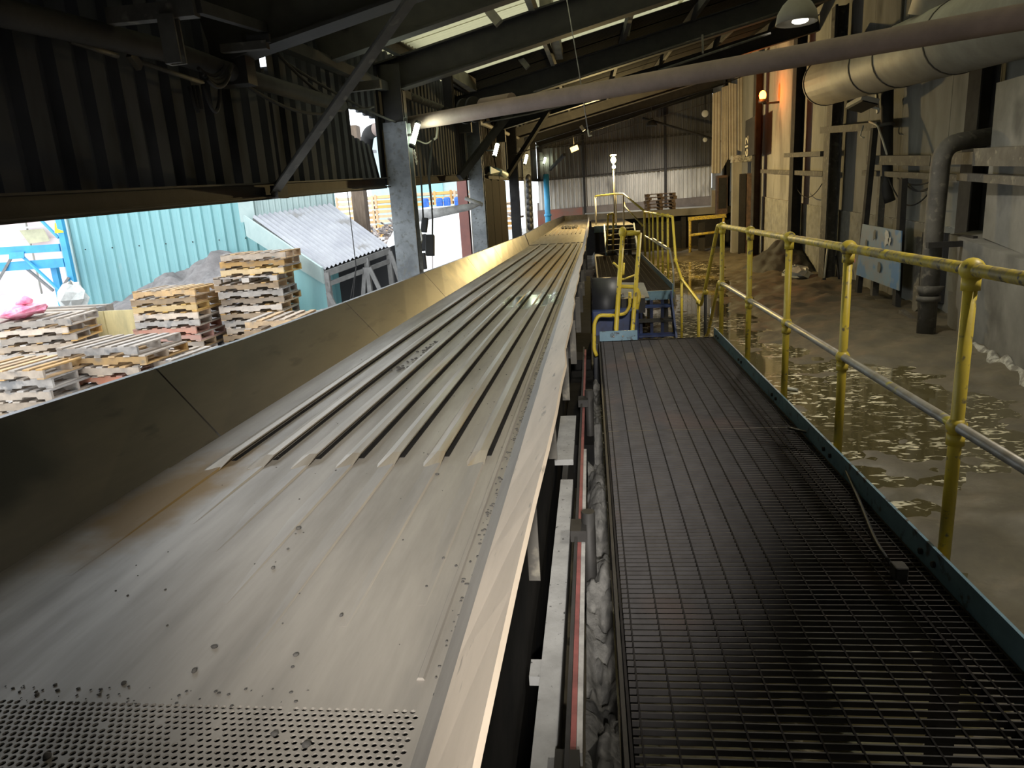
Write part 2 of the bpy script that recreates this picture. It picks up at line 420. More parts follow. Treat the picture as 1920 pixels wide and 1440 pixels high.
class MB:
    def __init__(self):
        self.v, self.f, self.s = [], [], []

    def add(self, vs, fs, smooth=False):
        k = len(self.v)
        self.v += [Vector(p) for p in vs]
        self.f += [tuple(i + k for i in f) for f in fs]
        self.s += [smooth] * len(fs)
        return self

    def box(self, lo, hi):
        x0, y0, z0 = lo
        x1, y1, z1 = hi
        return self.add([(x0, y0, z0), (x1, y0, z0), (x1, y1, z0), (x0, y1, z0), (x0, y0, z1), (x1, y0, z1), (x1, y1, z1), (x0, y1, z1)],
                        [(3, 2, 1, 0), (4, 5, 6, 7), (0, 1, 5, 4), (1, 2, 6, 5), (2, 3, 7, 6), (3, 0, 4, 7)])

    def cbox(self, c, size):
        return self.box([c[i] - size[i] / 2 for i in range(3)], [c[i] + size[i] / 2 for i in range(3)])

    def profile(self, p, q, pts, up=(0, 0, 1), closed=True):
        """extrude a closed 2D profile (side, up) from p to q"""
        p, q = Vector(p), Vector(q)
        d, s, u = frame(q - p, up)
        n = len(pts)
        vs = [e + s * a + u * b for e in (p, q) for a, b in pts]
        fs = [(i, (i + 1) % n, n + (i + 1) % n, n + i) for i in range(n if closed else n - 1)]
        if closed:
            fs += [tuple(range(n - 1, -1, -1)), tuple(range(n, 2 * n))]
        return self.add(vs, fs)

    def bar(self, p, q, w, h, up=(0, 0, 1)):
        return self.profile(p, q, [(-w / 2, -h / 2), (w / 2, -h / 2), (w / 2, h / 2), (-w / 2, h / 2)], up)

    def ibeam(self, p, q, w, h, up=(0, 0, 1), t=0.018):
        a, b = w / 2, h / 2
        k = t / 2
        return self.profile(p, q, [(-a, -b), (a, -b), (a, -b + t), (k, -b + t), (k, b - t), (a, b - t), (a, b), (-a, b), (-a, b - t), (-k, b - t), (-k, -b + t), (-a, -b + t)], up)

    def channel(self, p, q, w, h, up=(0, 0, 1), t=0.012):
        a, b = w / 2, h / 2
        return self.profile(p, q, [(-a, -b), (a, -b), (a, -b + t), (-a + t, -b + t), (-a + t, b - t), (a, b - t), (a, b), (-a, b)], up)

    def angle(self, p, q, w, h, up=(0, 0, 1), t=0.01):
        return self.profile(p, q, [(0, 0), (w, 0), (w, t), (t, t), (t, h), (0, h)], up)

    def tube(self, pts, r, n=10, cap=True, smooth=True):
        pts = [Vector(p) for p in pts]
        m = len(pts)
        rs = r if isinstance(r, (list, tuple)) else [r] * m
        vs = []
        u = None
        for i, p in enumerate(pts):
            d = (pts[min(i + 1, m - 1)] - pts[max(i - 1, 0)])
            d = d.normalized() if d.length > 1e-9 else Vector((0, 0, 1))
            if u is None:
                _, s, u = frame(d)
            else:
                u = (u - d * u.dot(d))
                u = u.normalized() if u.length > 1e-6 else frame(d)[2]
            s = d.cross(u)
            for k in range(n):
                a = 2 * math.pi * k / n
                vs.append(p + (s * math.cos(a) + u * math.sin(a)) * rs[i])
        fs = [(i * n + k, i * n + (k + 1) % n, (i + 1) * n + (k + 1) % n, (i + 1) * n + k) for i in range(m - 1) for k in range(n)]
        self.add(vs, fs, smooth)
        if cap:
            k0 = len(self.v) - len(vs)
            self.f += [tuple(k0 + i for i in range(n - 1, -1, -1)), tuple(k0 + (m - 1) * n + i for i in range(n))]
            self.s += [False, False]
        return self

    def ball(self, c, r, n=10, m=6, sq=(1, 1, 1)):
        c = Vector(c)
        vs = [c + Vector((0, 0, -r * sq[2]))]
        for j in range(1, m):
            t = -math.pi / 2 + math.pi * j / m
            for k in range(n):
                a = 2 * math.pi * k / n
                vs.append(c + Vector((math.cos(t) * math.cos(a) * r * sq[0], math.cos(t) * math.sin(a) * r * sq[1], math.sin(t) * r * sq[2])))
        vs.append(c + Vector((0, 0, r * sq[2])))
        fs = [(0, 1 + (k + 1) % n, 1 + k) for k in range(n)]
        for j in range(m - 2):
            o = 1 + j * n
            fs += [(o + k, o + (k + 1) % n, o + n + (k + 1) % n, o + n + k) for k in range(n)]
        o = 1 + (m - 2) * n
        fs += [(o + k, o + (k + 1) % n, len(vs) - 1) for k in range(n)]
        return self.add(vs, fs, True)

    def loft(self, secs, closed=False, cap=False, smooth=False):
        """rows of points with the same count"""
        n = len(secs[0])
        vs = [p for s in secs for p in s]
        fs = []
        for i in range(len(secs) - 1):
            for k in range(n if closed else n - 1):
                fs.append((i * n + k, i * n + (k + 1) % n, (i + 1) * n + (k + 1) % n, (i + 1) * n + k))
        if cap:
            fs += [tuple(range(n - 1, -1, -1)), tuple((len(secs) - 1) * n + i for i in range(n))]
        return self.add(vs, fs, smooth)

    def slab(self, quad, thick, nrm=None):
        """a thick plate from four corner points"""
        q = [Vector(p) for p in quad]
        n = (q[1] - q[0]).cross(q[3] - q[0]).normalized() if nrm is None else Vector(nrm)
        vs = q + [p - n * thick for p in q]
        return self.add(vs, [(0, 1, 2, 3), (7, 6, 5, 4), (0, 4, 5, 1), (1, 5, 6, 2), (2, 6, 7, 3), (3, 7, 4, 0)])

    def corr(self, p00, p10, p01, p11, pitch, depth, n, kind='trap', thick=0.004):
        """corrugated sheet: bottom edge p00-p10, top edge p01-p11; ribs run bottom to top, standing proud along n"""
        p00, p10, p01, p11, n = map(Vector, (p00, p10, p01, p11, n))
        L = (p10 - p00).length
        cnt = max(1, round(L / pitch))
        prof = []
        for i in range(cnt):
            if kind == 'trap':
                prof += [(i, 0), (i + 0.50, 0), (i + 0.62, 1), (i + 0.88, 1)]
            else:
                prof += [(i + k / 6, 0.5 - 0.5 * math.cos(2 * math.pi * k / 6)) for k in range(6)]
        prof.append((cnt, 0))
        a = [p00.lerp(p10, t / cnt) + n * d * depth for t, d in prof]
        b = [p01.lerp(p11, t / cnt) + n * d * depth for t, d in prof]
        k = len(a)
        back = n * thick
        self.loft([a, b], smooth=(kind != 'trap'))
        self.loft([[p - back for p in b], [p - back for p in a]], smooth=(kind != 'trap'))
        return self

    def field(self, x0, x1, y0, y1, nx, ny, fn):
        vs = []
        for j in range(ny + 1):
            for i in range(nx + 1):
                x = x0 + (x1 - x0) * i / nx
                y = y0 + (y1 - y0) * j / ny
                vs.append((x, y, fn(x, y)))
        fs = [(j * (nx + 1) + i, j * (nx + 1) + i + 1, (j + 1) * (nx + 1) + i + 1, (j + 1) * (nx + 1) + i) for j in range(ny) for i in range(nx)]
        return self.add(vs, fs, True)

    def mesh(self, name, m, off=Vector()):
        me = bpy.data.meshes.new(name)
        me.from_pydata([v - off for v in self.v], [], self.f)
        me.materials.append(M[m] if isinstance(m, str) else m)
        if any(self.s):
            me.polygons.foreach_set('use_smooth', self.s)
        me.update()
        return me

    def build(self, name, m, parent=None, bevel=0.0, label=None, cat=None, group=None, kind=None):
        off = wloc(parent) if parent is not None else (sum(self.v, Vector()) / max(1, len(self.v)))
        if parent is None:
            off = Vector((off.x, off.y, min(v.z for v in self.v)))
        me = self.mesh(name, m, off)
        o = bpy.data.objects.new(name, me)
        COL.objects.link(o)
        if parent is not None:
            o.parent = parent
        else:
            o.location = off
        _W[o.name] = off.copy()
        if bevel:
            bm_ = o.modifiers.new('edge', 'BEVEL')
            bm_.width = bevel
            bm_.segments = 2
            bm_.limit_method = 'ANGLE'
        return tag(o, label, cat, group, kind)


def bend(pts, r=0.08, n=4):
    """round the corners of a polyline"""
    pts = [Vector(p) for p in pts]
    out = [pts[0]]
    for i in range(1, len(pts) - 1):
        a, b, c = pts[i - 1], pts[i], pts[i + 1]
        rr = min(r, (a - b).length * 0.45, (c - b).length * 0.45)
        p = b + (a - b).normalized() * rr
        q = b + (c - b).normalized() * rr
        for k in range(n + 1):
            t = k / n
            out.append(p * (1 - t) ** 2 + b * 2 * t * (1 - t) + q * t * t)
    out.append(pts[-1])
    return out


def sag(p, q, s, n=10):
    p, q = Vector(p), Vector(q)
    return [p.lerp(q, k / n) - Vector((0, 0, 4 * s * (k / n) * (1 - k / n))) for k in range(n + 1)]


def lerp(a, b, t):
    return a + (b - a) * t


def pw(tab, y):
    """piecewise linear lookup"""
    if y <= tab[0][0]:
        return tab[0][1]
    for (a, u), (b, v) in zip(tab, tab[1:]):
        if y <= b:
            return lerp(u, v, (y - a) / (b - a))
    return tab[-1][1]


def vnoise(x, y, s=0):
    """cheap smooth value noise"""
    def h(i, j):
        k = math.sin(i * 127.1 + j * 311.7 + s * 74.7) * 43758.5453
        return k - math.floor(k)
    i, j = math.floor(x), math.floor(y)
    fx, fy = x - i, y - j
    fx, fy = fx * fx * (3 - 2 * fx), fy * fy * (3 - 2 * fy)
    return lerp(lerp(h(i, j), h(i + 1, j), fx), lerp(h(i, j + 1), h(i + 1, j + 1), fx), fy)


# ================================================================ THE BUILDING
def zb(x, y):
    """underside of the rafters: the roof rises to the right and away"""
    a = 3.0 + 0.217 * (x + 2.5)
    return a + (0.06 * (y - 9.3) if y <= 14.6 else 0.318 + 0.05 * (y - 14.6))


FLOOR = -0.8
XL, XR = -2.62, 6.02
RAFTERS = [-1.0, 5.0, 9.3, 14.6, 20.6, 26.6, 32.4, 36.85]
COLS_L = [9.25, 15.6, 23.4, 28.6]
EDGE = [(0, 2.2), (3.0, 1.9), (3.6, 2.0), (4.6, 2.35), (5.2, 3.3), (6, 4.3), (8.8, 4.4), (10.4, 3.8), (11.2, 3.2), (12.8, 3.0), (16, 3.5), (19, 4.0), (24, 4.5), (27, 4.6), (29, 3.0), (31, 1.0), (37, 0.0)]


def mud(x, y):
    e = pw(EDGE, y)
    t = max(0.0, min(1.0, (x - e + 0.75) / 1.5))
    if y > 25:
        t = max(t, min(1.0, (y - 25) / 5.0))
    n = vnoise(x * 1.7, y * 1.3) * 0.11 + vnoise(x * 5, y * 4.2, 3) * 0.07 + vnoise(x * 11, y * 8, 5) * 0.03
    if x < 0.1:
        return FLOOR - 0.02 + n * 0.3
    return FLOOR - 0.15 + t * 0.19 + n


fl = MB().field(-2.75, 6.3, -2.0, 37.2, 120, 420, mud)
fl.build('floor', 'mud', label='wet brown mud floor of the shed between walkway and right wall', cat='floor', kind='structure')
wt = MB().add([(0.02, -2, FLOOR - 0.005), (6.2, -2, FLOOR - 0.005), (6.2, 33, FLOOR - 0.005), (0.02, 33, FLOOR - 0.005)], [(0, 1, 2, 3)])
wt.build('water', 'water', label='murky flood water with pale floating scum beside the walkway', cat='water', kind='structure')

# ---- left wall: sooty corrugated sheets hung above an open strip
wall_left = thing('wall_left', 'sooty corrugated cladding hanging above the open left side', 'wall', (XL, 0, 1.4), kind='structure')
BEAM = [(-2, 1.36), (2.9, 1.605), (9.4, 1.875), (11.1, 1.94), (16.4, 2.2), (23, 2.38), (37, 2.75)]
y = -2.0
k = 0
while y < 36.5:
    y2 = min(y + 1.0, 37.0)
    z0, z1 = pw(BEAM, y) + 0.02, pw(BEAM, y2) + 0.02
    bot0, bot1 = z0, z1
    if y < 1.5:
        bot0 = bot1 = -0.45
    if 16.0 <= y < 21.9:
        bot0 = bot1 = 0.0
    torn = 8.0 <= y < 9.0
    if 5.0 <= y < 6.0:
        zt0, zt1 = zb(XL, y) + 0.62, zb(XL, y2) + 0.62
        for (a_, b_, lo_, hi_) in ((5.0, 5.87, None, None), (5.87, 6.0, None, 2.72), (5.87, 6.0, 2.90, None)):
            MB().corr((XL, a_, lo_ or pw(BEAM, a_)), (XL, b_, (lo_ - 0.03) if lo_ else pw(BEAM, b_)), (XL, a_, hi_ or zb(XL, a_) + 0.62), (XL, b_, (hi_ + 0.04) if hi_ else zb(XL, b_) + 0.62), 0.25, -0.05, (1, 0, 0)).build('cladding_sheet', 'cladding_dark', wall_left)
        y = y2
        continue
    MB().corr((XL, y, bot0), (XL, y2, bot1), (XL, y, (2.40 if torn else zb(XL, y) + 0.62)), (XL, y2 - (0.28 if torn else 0), (2.34 if torn else zb(XL, y2) + 0.62)), 0.25, -0.05, (1, 0, 0)).build(
        'cladding_sheet', 'door_brown' if 16.0 <= y < 21.9 else 'cladding_dark', wall_left)
    if torn:
        MB().corr((XL, y, 2.70), (XL, y2, 2.68), (XL, y, zb(XL, y) + 0.62), (XL, y2, zb(XL, y2) + 0.62), 0.25, -0.05, (1, 0, 0)).build('cladding_sheet', 'cladding_dark', wall_left)
    y = y2
for i, (a, b) in enumerate([(-2, 9.05), (9.45, 15.4), (15.8, 23.2), (23.6, 28.4), (28.8, 37.0)]):
    m = MB()
    za, zc = pw(BEAM, a), pw(BEAM, b)
    m.channel((XL + 0.06, a, za + 0.055), (XL + 0.06, b, zc + 0.055), 0.08, 0.12)
    m.bar((XL + 0.0, a, za - 0.0), (XL + 0.0, b, zc - 0.0), 0.1, 0.035)
    m.build('bottom_rail', 'soot' if i else 'black_steel', wall_left)
# low sill wall under the opening
sl = thing('wall_left', 'low dark sill wall under the open left side behind the conveyor', 'wall', (XL, 0, FLOOR - 0.1), kind='structure')
MB().box((XL - 0.08, -2, FLOOR - 0.15), (XL + 0.08, 37, -0.42)).build('sill_panel', 'concrete', sl)

# ---- end wall
YE = 37.0
wall_end = thing('wall_end', 'corrugated end wall with dark upper sheets and lower sheets coloured as lit', 'wall', (1.7, YE, FLOOR), kind='structure')
zrow = [(1.986,37.000,1.377), (2.014,37.000,2.857), (2.044,37.000,4.408)]
slope = 0.022
x = -2.6
while x < 6.0:
    x2 = min(x + 1.07, 6.05)
    lv = [FLOOR + 2.0, zrow[0][2] , zrow[1][2], zrow[2][2]]
    for r in range(3):
        za = lv[r + 1] + slope * (x - 1.0) - (0.02 if r else 0)
        zc = lv[r + 1] + slope * (x2 - 1.0) - (0.02 if r else 0)
        if r < 2:
            ta, tc = lv[r + 2] + slope * (x - 1.0), lv[r + 2] + slope * (x2 - 1.0)
        else:
            ta, tc = zb(x, YE) + 0.64, zb(x2, YE) + 0.64
        yy = YE - 0.012 * r
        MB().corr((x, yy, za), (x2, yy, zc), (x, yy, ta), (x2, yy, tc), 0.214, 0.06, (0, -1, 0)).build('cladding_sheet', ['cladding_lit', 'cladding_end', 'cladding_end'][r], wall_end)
    x = x2
for r in (1, 2):
    z = zrow[r][2]
    MB().channel((-2.6, YE - 0.1, z + slope * -3.6), (6.0, YE - 0.1, z + slope * 5.0), 0.08, 0.1).build('girt', 'dust_steel', wall_end)
for px_ in ((-0.252,36.800,2.843), (3.783,36.800,2.835)):
    MB().box((px_[0] - 0.06, YE - 0.16, FLOOR), (px_[0] + 0.06, YE - 0.05, zb(px_[0], YE))).build('wall_post', 'black_steel', wall_end)
MB().slab([(-2.7, YE - 0.10, FLOOR), (6.1, YE - 0.10, FLOOR), (6.1, YE - 0.10, zrow[0][2] + 0.10), (-2.7, YE - 0.10, zrow[0][2] - 0.08)], 0.08, (0, -1, 0)).slab([(-2.7, YE + 0.05, FLOOR), (6.1, YE + 0.05, FLOOR), (6.1, YE + 0.05, zrow[0][2] + 0.5), (-2.7, YE + 0.05, zrow[0][2] + 0.3)], 0.1, (0, -1, 0)).build('grey_plinth', 'grey_plinth', wall_end)
MB().slab([(-2.7, YE - 0.12, FLOOR), (-0.4, YE - 0.12, FLOOR), (-0.4, YE - 0.12, zrow[0][2] - 0.06), (-2.7, YE - 0.12, zrow[0][2] - 0.11)], 0.06, (0, -1, 0)).build('brick_plinth', 'brick', wall_end)

# ---- right wall: concrete panels between black columns
wall_right = thing('wall_right', 'stained concrete panel wall on the far side of the flooded floor', 'wall', (XR, 15, FLOOR), kind='structure')
JOINT = [(-2, 0.1), (12.45, 0.73), (18.2, 0.97), (24.8, 1.29), (37, 1.85)]
ys = [-2, 0.6, 3.2, 5.8, 8.4, 10.4, 11.75, 13.2, 15.1, 16.8, 18.3, 19.8, 21.3, 23.0, 24.8, 26.6, 29.4, 32.2, 34.8, 37.0]
for a, b in zip(ys, ys[1:]):
    j = min(pw(JOINT, a), pw(JOINT, b))
    ja, jb = pw(JOINT, a), pw(JOINT, b)
    g = 0.006
    MB().slab([(XR, a + g, FLOOR - 0.2), (XR, a + g, ja - 0.012), (XR, b - g, jb - 0.012), (XR, b - g, FLOOR - 0.2)], 0.14, (-1, 0, 0)).build('wall_panel', 'render_wall' if a > 15 else 'concrete', wall_right)
    MB().slab([(XR + 0.04, a + g, ja), (XR + 0.04, a + g, zb(XR, a) + 0.62), (XR + 0.04, b - g, zb(XR, b) + 0.62), (XR + 0.04, b - g, jb)], 0.12, (-1, 0, 0)).build('wall_panel', 'concrete', wall_right)
    MB().slab([(XR - 0.01, a, ja - 0.012), (XR - 0.01, a, ja + 0.0), (XR - 0.01, b, jb + 0.0), (XR - 0.01, b, jb - 0.012)], 0.1, (-1, 0, 0)).build('joint_strip', 'white_crust', wall_right)
MB().box((XR + 0.16, -2, FLOOR), (XR + 0.24, 37, 6.9)).build('outer_skin', 'concrete', wall_right)

# plinth that stands out of the right wall near the camera
pl = thing('wall_right', 'smooth grey rendered block standing out at the foot of the right wall', 'wall', (5.4, 9.5, FLOOR), kind='structure')
MB().loft([[(5.45, 11.35, FLOOR - .1), (5.35, 11.35, 0.72), (6.0, 11.75, 0.74), (6.0, 11.75, FLOOR - .1)],
           [(4.85, 8.2, FLOOR - .1), (4.80, 8.2, 0.55), (6.0, 8.2, 0.55), (6.0, 8.2, FLOOR - .1)],
           [(4.4, 5.0, FLOOR - .1), (4.35, 5.0, 0.40), (6.0, 5.0, 0.40), (6.0, 5.0, FLOOR - .1)]], closed=True, cap=True).build('render_block', 'plinth_grey', pl)


MB().loft([[(5.44, 10.62, 0.70), (5.42, 10.62, 2.72), (6.0, 10.9, 2.72), (6.0, 10.9, 0.70)],
           [(4.94, 8.2, 0.54), (4.92, 8.2, 2.6), (6.0, 8.2, 2.6), (6.0, 8.2, 0.54)],
           [(4.48, 5.0, 0.39), (4.46, 5.0, 2.4), (6.0, 5.0, 2.4), (6.0, 5.0, 0.39)]], closed=True, cap=True).build('upper_panel', 'plinth_grey', pl)


def crust(x, y):
    t = (y - 6.0) / 4.6
    xx = lerp(4.48, 5.28, t)
    w = 0.12 + 0.18 * vnoise(y * 3, 2.0)
    return FLOOR - 0.1 + max(0.0, 1 - abs(x - xx + 0.05) / w) * (0.22 + 0.22 * vnoise(y * 4, x * 5))


MB().field(4.0, 5.6, 6.2, 10.3, 26, 60, crust).build('wall_crust', 'white_crust', pl, kind='stuff')

# ---- columns
for i, yy in enumerate(COLS_L):
    lab = ['grey-blue steel column beside the hanging cables, nearest on the left side', 'second sooty steel column from the camera on the left side',
           'black third column on the left side beside the dark door', 'farthest blue-grey column on the left near the end wall'][i]
    c = thing('column', lab, 'column', (-2.42, yy, FLOOR), group=None, kind='structure')
    top = zb(-2.4, yy) + 0.3
    if i == 0:
        MB().ibeam((-2.42, yy, 2.64), (-2.42, yy, top), 0.24, 0.2, up=(0, 1, 0), t=0.02).build('upper_shaft', 'black_steel', c)
        top = 2.64
    MB().ibeam((-2.42, yy, FLOOR - 0.1), (-2.42, yy, top), 0.30 if i == 0 else 0.3, 0.24, up=(0, 1, 0), t=0.02).build('shaft', ['blue_column', 'blue_column', 'soot', 'blue_column'][i], c)
    MB().box((-2.62, yy - 0.2, FLOOR), (-2.22, yy + 0.2, FLOOR + 0.03)).build('base_plate', 'soot', c)
RC = [(5.8, 5.4, 'black column standing on the grey block, out by the near right wall'), (5.82, 11.75, 'black column rising from the top of the grey block on the right wall'),
      (5.80, 18.2, 'column with a dusty face beside the leaning broom'), (5.8, 21.3, 'dark column behind the sludge heap on the right wall'),
      (5.75, 25.9, 'dark column under the orange beacon'), (5.8, 31.8, 'dark column next to the end wall on the right')]
for i, (xx, yy, lab) in enumerate(RC):
    c = thing('column', lab, 'column', (xx, yy, FLOOR), kind='structure')
    z0 = 0.45 if i == 0 else (0.66 if i == 1 else FLOOR - 0.1)
    MB().ibeam((xx, yy, z0), (xx, yy, zb(xx, yy) + 0.2), 0.36, 0.26, up=(1, 0, 0), t=0.022).build('shaft', 'dust_steel' if i == 2 else 'soot', c)
    if i == 2:
        MB().box((xx - 0.16, yy - 0.20, FLOOR), (xx - 0.14, yy + 0.2, 2.9)).build('face_plate', 'dust_steel', c)

# ---- roof
ceiling = thing('ceiling', 'old corrugated roof sheets on dark purlins', 'ceiling', (1.7, 15, 3.5), kind='structure')
for yy in [-2.0 + 1.3 * i for i in range(30)]:
    for xa, xb in ((-3.1, 1.7), (1.62, 6.3)):
        r = 0.60
        MB().corr((xa, yy + 1.32, zb(xa, yy + 1.32) + r), (xa, yy, zb(xa, yy) + r), (xb, yy + 1.32, zb(xb, yy + 1.32) + r), (xb, yy, zb(xb, yy) + r), 0.146, 0.035, (0, 0, 1), 'sine').build(
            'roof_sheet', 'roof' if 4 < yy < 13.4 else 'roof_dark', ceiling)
for i, yy in enumerate(RAFTERS):
    o = thing('rafter', ['steel rafter over and behind the camera', 'big dark rafter at the upper left, nearest in view', 'second dark rafter over the grey-blue column', 'third dark rafter above the rust pipe',
                         'fourth rafter from the camera', 'fifth rafter from the camera', 'sixth rafter from the camera', 'last rafter against the end wall'][i], 'rafter', (1.7, yy, zb(1.7, yy)), kind='structure')
    d, hh = (0.19, 0.38) if i != 1 else (0.10, 0.52)
    MB().ibeam((-2.6, yy, zb(-2.6, yy) + d), (6.05, yy, zb(6.05, yy) + d), 0.2, hh, t=0.022).build('beam', 'black_steel', o)
    MB().box((-2.55, yy - 0.07, zb(-2.5, yy) - 0.3), (-2.3, yy + 0.07, zb(-2.4, yy))).build('haunch', 'black_steel', o)
for i, xx in enumerate((-2.3, -0.62, 0.72, 2.0, 3.4, 4.8)):
    o = thing('purlin', ['purlin along the eave', 'pale purlin between the nearest rafters above the conveyor', 'second purlin from the conveyor', 'purlin over the middle of the walkway', 'purlin over the flooded floor', 'purlin over the right wall'][i], 'purlin', (xx, 17, 3.5), kind='structure')
    for a, b in zip(RAFTERS, RAFTERS[1:]):
        MB().channel((xx, a, zb(xx, a) + 0.46), (xx, b, zb(xx, b) + 0.46), 0.07, 0.17).build('purlin_length', 'timber_rafter' if i in (1,) and 4 < a < 15 else 'soot', o)
o = thing('purlin', 'pale beam dropping from the near rafter to the third rafter above the left columns', 'purlin', (-2.176,14.300,3.819), kind='structure')
MB().bar((-2.175,14.300,3.838), (-2.418,9.500,3.700), 0.14, 0.22).build('beam', 'timber_rafter', o)
o = thing('purlin', 'pale purlin crossing above the hanging wire', 'purlin', (-0.486,14.200,4.250), kind='structure')
MB().bar((-0.490,14.300,4.260), (-0.472,9.600,4.009), 0.15, 0.20).build('beam', 'timber_rafter', o)
for p, q, lab in (((-1.109,8.900,3.761), (-0.987,8.900,3.603), 'short pale cleat under the roof at the first light strip'), ((-1.268,14.000,4.276), (-1.064,14.000,4.012), 'short dark cleat left of the pale crossing purlin'),
                  ((0.834,14.000,4.744), (0.761,14.000,4.414), 'short dark cleat right of the hanging wire')):
    o = thing('purlin_cleat', lab, 'bracket', p, kind='structure')
    MB().bar(p, q, 0.12, 0.10).build('cleat_plate', 'timber_rafter', o)
o = thing('rafter', 'slim secondary rafter between the two nearest rafters', 'rafter', (1.7, 7.2, zb(1.7, 7.2)), kind='structure')
MB().ibeam((-2.6, 7.2, zb(-2.6, 7.2) + 0.29), (6.05, 7.2, zb(6.05, 7.2) + 0.29), 0.16, 0.34, t=0.02).build('beam', 'black_steel', o)
# closed wall behind the camera, open only at the conveyor side
wall_back = thing('wall_back', 'plain concrete wall behind the camera closing the shed', 'wall', (2.7, -2.4, FLOOR), kind='structure')
MB().box((-0.9, -2.5, FLOOR - 0.2), (6.2, -2.4, 6.0)).build('wall_panel', 'concrete', wall_back)
MB().box((-2.7, -2.5, FLOOR - 0.2), (-0.9, -2.4, 6.0)).build('wall_panel', 'concrete', wall_back)
# eave strut and braces on the left side
o = thing('trim_1', 'dark eave strut running along the top of the left wall', 'strut', (-2.5, 9, 3.0), kind='structure')
MB().bar((-2.500,5.270,2.909), (-2.500,10.324,3.113), 0.1, 0.1).build('strut', 'soot', o)
MB().tube([(-2.500,10.330,3.128), (-2.500,15.185,3.389), (-2.500,43.364,4.742)], 0.055, 8).build('strut_pipe', 'dust_steel', o)
o = thing('diagonal_brace', 'grey angle-iron brace slanting from wall rail up to roof', 'brace', (-2.500,5.664,1.733), kind='structure')
MB().angle((-2.500,5.633,1.732), (-1.014,4.750,2.817), 0.085, 0.085, t=0.012).build('angle_bar', 'dust_steel', o)
MB().cbox((-2.520,5.681,1.743), (0.06, 0.2, 0.1)).build('foot_plate', 'dust_steel', o)
for (p, q, lab) in (((-2.400,13.400,2.110), (-1.504,14.400,3.297), 'first sooty diagonal knee brace behind the grey-blue column'), ((-2.400,21.202,2.420), (-1.023,20.400,4.060), 'second sooty diagonal knee brace further back'),
                    ((-2.400,38.987,3.062), (-1.075,33.000,3.681), 'far thin diagonal brace near the end wall')):
    o = thing('diagonal_brace', lab, 'brace', p, kind='structure')
    MB().bar(p, q, 0.12, 0.12).build('brace_bar', 'soot', o)
o = thing('post', 'short grey post dropping from the pale beam onto the rust pipe', 'post', (-1.842,9.600,2.806), kind='structure')
MB().ibeam((-1.815,9.750,2.802), (-1.809,9.750,3.296), 0.12, 0.12, up=(0, 1, 0)).build('shaft', 'soot', o)

# ---- girts and ledges on the right wall
for p, q, w, h, m, lab in (
        ((5.720,15.651,2.007), (5.720,12.868,1.840), 0.14, 0.17, 'dust_steel', 'box girt above the blue board'),
        ((5.150,10.344,1.783), (4.950,8.813,1.715), 0.14, 0.22, 'dust_steel', 'upper grey girt at the right edge of the photo'),
        ((5.750,16.041,1.769), (5.750,12.038,1.536), 0.09, 0.10, 'dust_steel', 'thin girt with dusty top below the box girt'),
        ((5.300,11.099,1.548), (4.950,8.758,1.436), 0.09, 0.10, 'dust_steel', 'thin girt continuing to the right edge of the photo'),
        ((5.720,12.873,1.865), (5.400,10.843,1.783), 0.12, 0.17, 'dust_steel', 'short box girt between the standpipe and the black column'),
        ((5.750,25.191,2.189), (5.750,18.661,1.849), 0.08, 0.12, 'dust_steel', 'thin dusty girt between the dark columns under the beacon'),
        ((5.700,18.735,2.880), (5.700,15.213,2.623), 0.14, 0.15, 'dust_steel', 'dusty box beam carrying loose cables beside the floodlight'),
        ((5.720,22.079,2.506), (5.720,18.718,2.332), 0.13, 0.12, 'dust_steel', 'dusty ledge bracket between two dark columns')):
    if 'right edge' in lab:
        q = Vector(p) + (Vector(q) - Vector(p)) * 2.6
    o = thing('girt', lab, 'girt', p, kind='structure')
    MB().bar(p, q, w, h).build('bar', m, o)


# ================================================================ THE CONVEYOR
XLF = [(0.3, -1.865), (5.5, -1.835), (18.0, -1.64), (18.7, -1.63), (30, -1.08)]
XRF = [(0.3, -0.367), (2.7, -0.362), (5.0, -0.345), (12, -0.28), (18.7, -0.205), (30, -0.09)]
ZP = [(0.3, 0.5), (18.6, 0.5), (18.7, 0.53), (30, 0.85)]
LIPX = [(0.3, -0.18), (1.6, -0.18), (2.1, -0.17), (3.5, -0.16), (5.9, -0.162), (8.9, -0.146), (18.7, -0.085), (23.6, -0.062), (30, -0.06)]
LIPZ = [(0.3, 0.79), (1.0, 0.775), (1.6, 0.75), (3.5, 0.705), (5.9, 0.715), (18.7, 0.715), (23.6, 0.80), (30, 1.02)]
TOPX = [(0.3, -2.2), (2.17, -2.13), (3.65, -2.12), (6.5, -2.09), (17.5, -1.77), (18.7, -1.73), (24, -1.463), (30, -1.09)]
TOPZ = [(0.3, 0.90), (2.17, 0.88), (3.65, 0.83), (6.5, 0.80), (17.5, 0.80), (18.7, 0.80), (24, 0.946), (30, 1.047)]

conv = thing('vibrating_conveyor', 'long ribbed steel vibrating conveyor trough with tall left skirt and pale right lip', 'conveyor', (-1.1, 0.4, FLOOR))


def deck(y0, y1, dz=0.0, n=8, t=0.012):
    m = MB()
    rows = []
    for i in range(n + 1):
        y = lerp(y0, y1, i / n)
        z = pw(ZP, y) + dz
        a, b = pw(XLF, y), pw(XRF, y)
        rows.append([(a, y, z), (b, y, z), (b, y, z - t), (a, y, z - t)])
    return m.loft(rows, closed=True, cap=True)


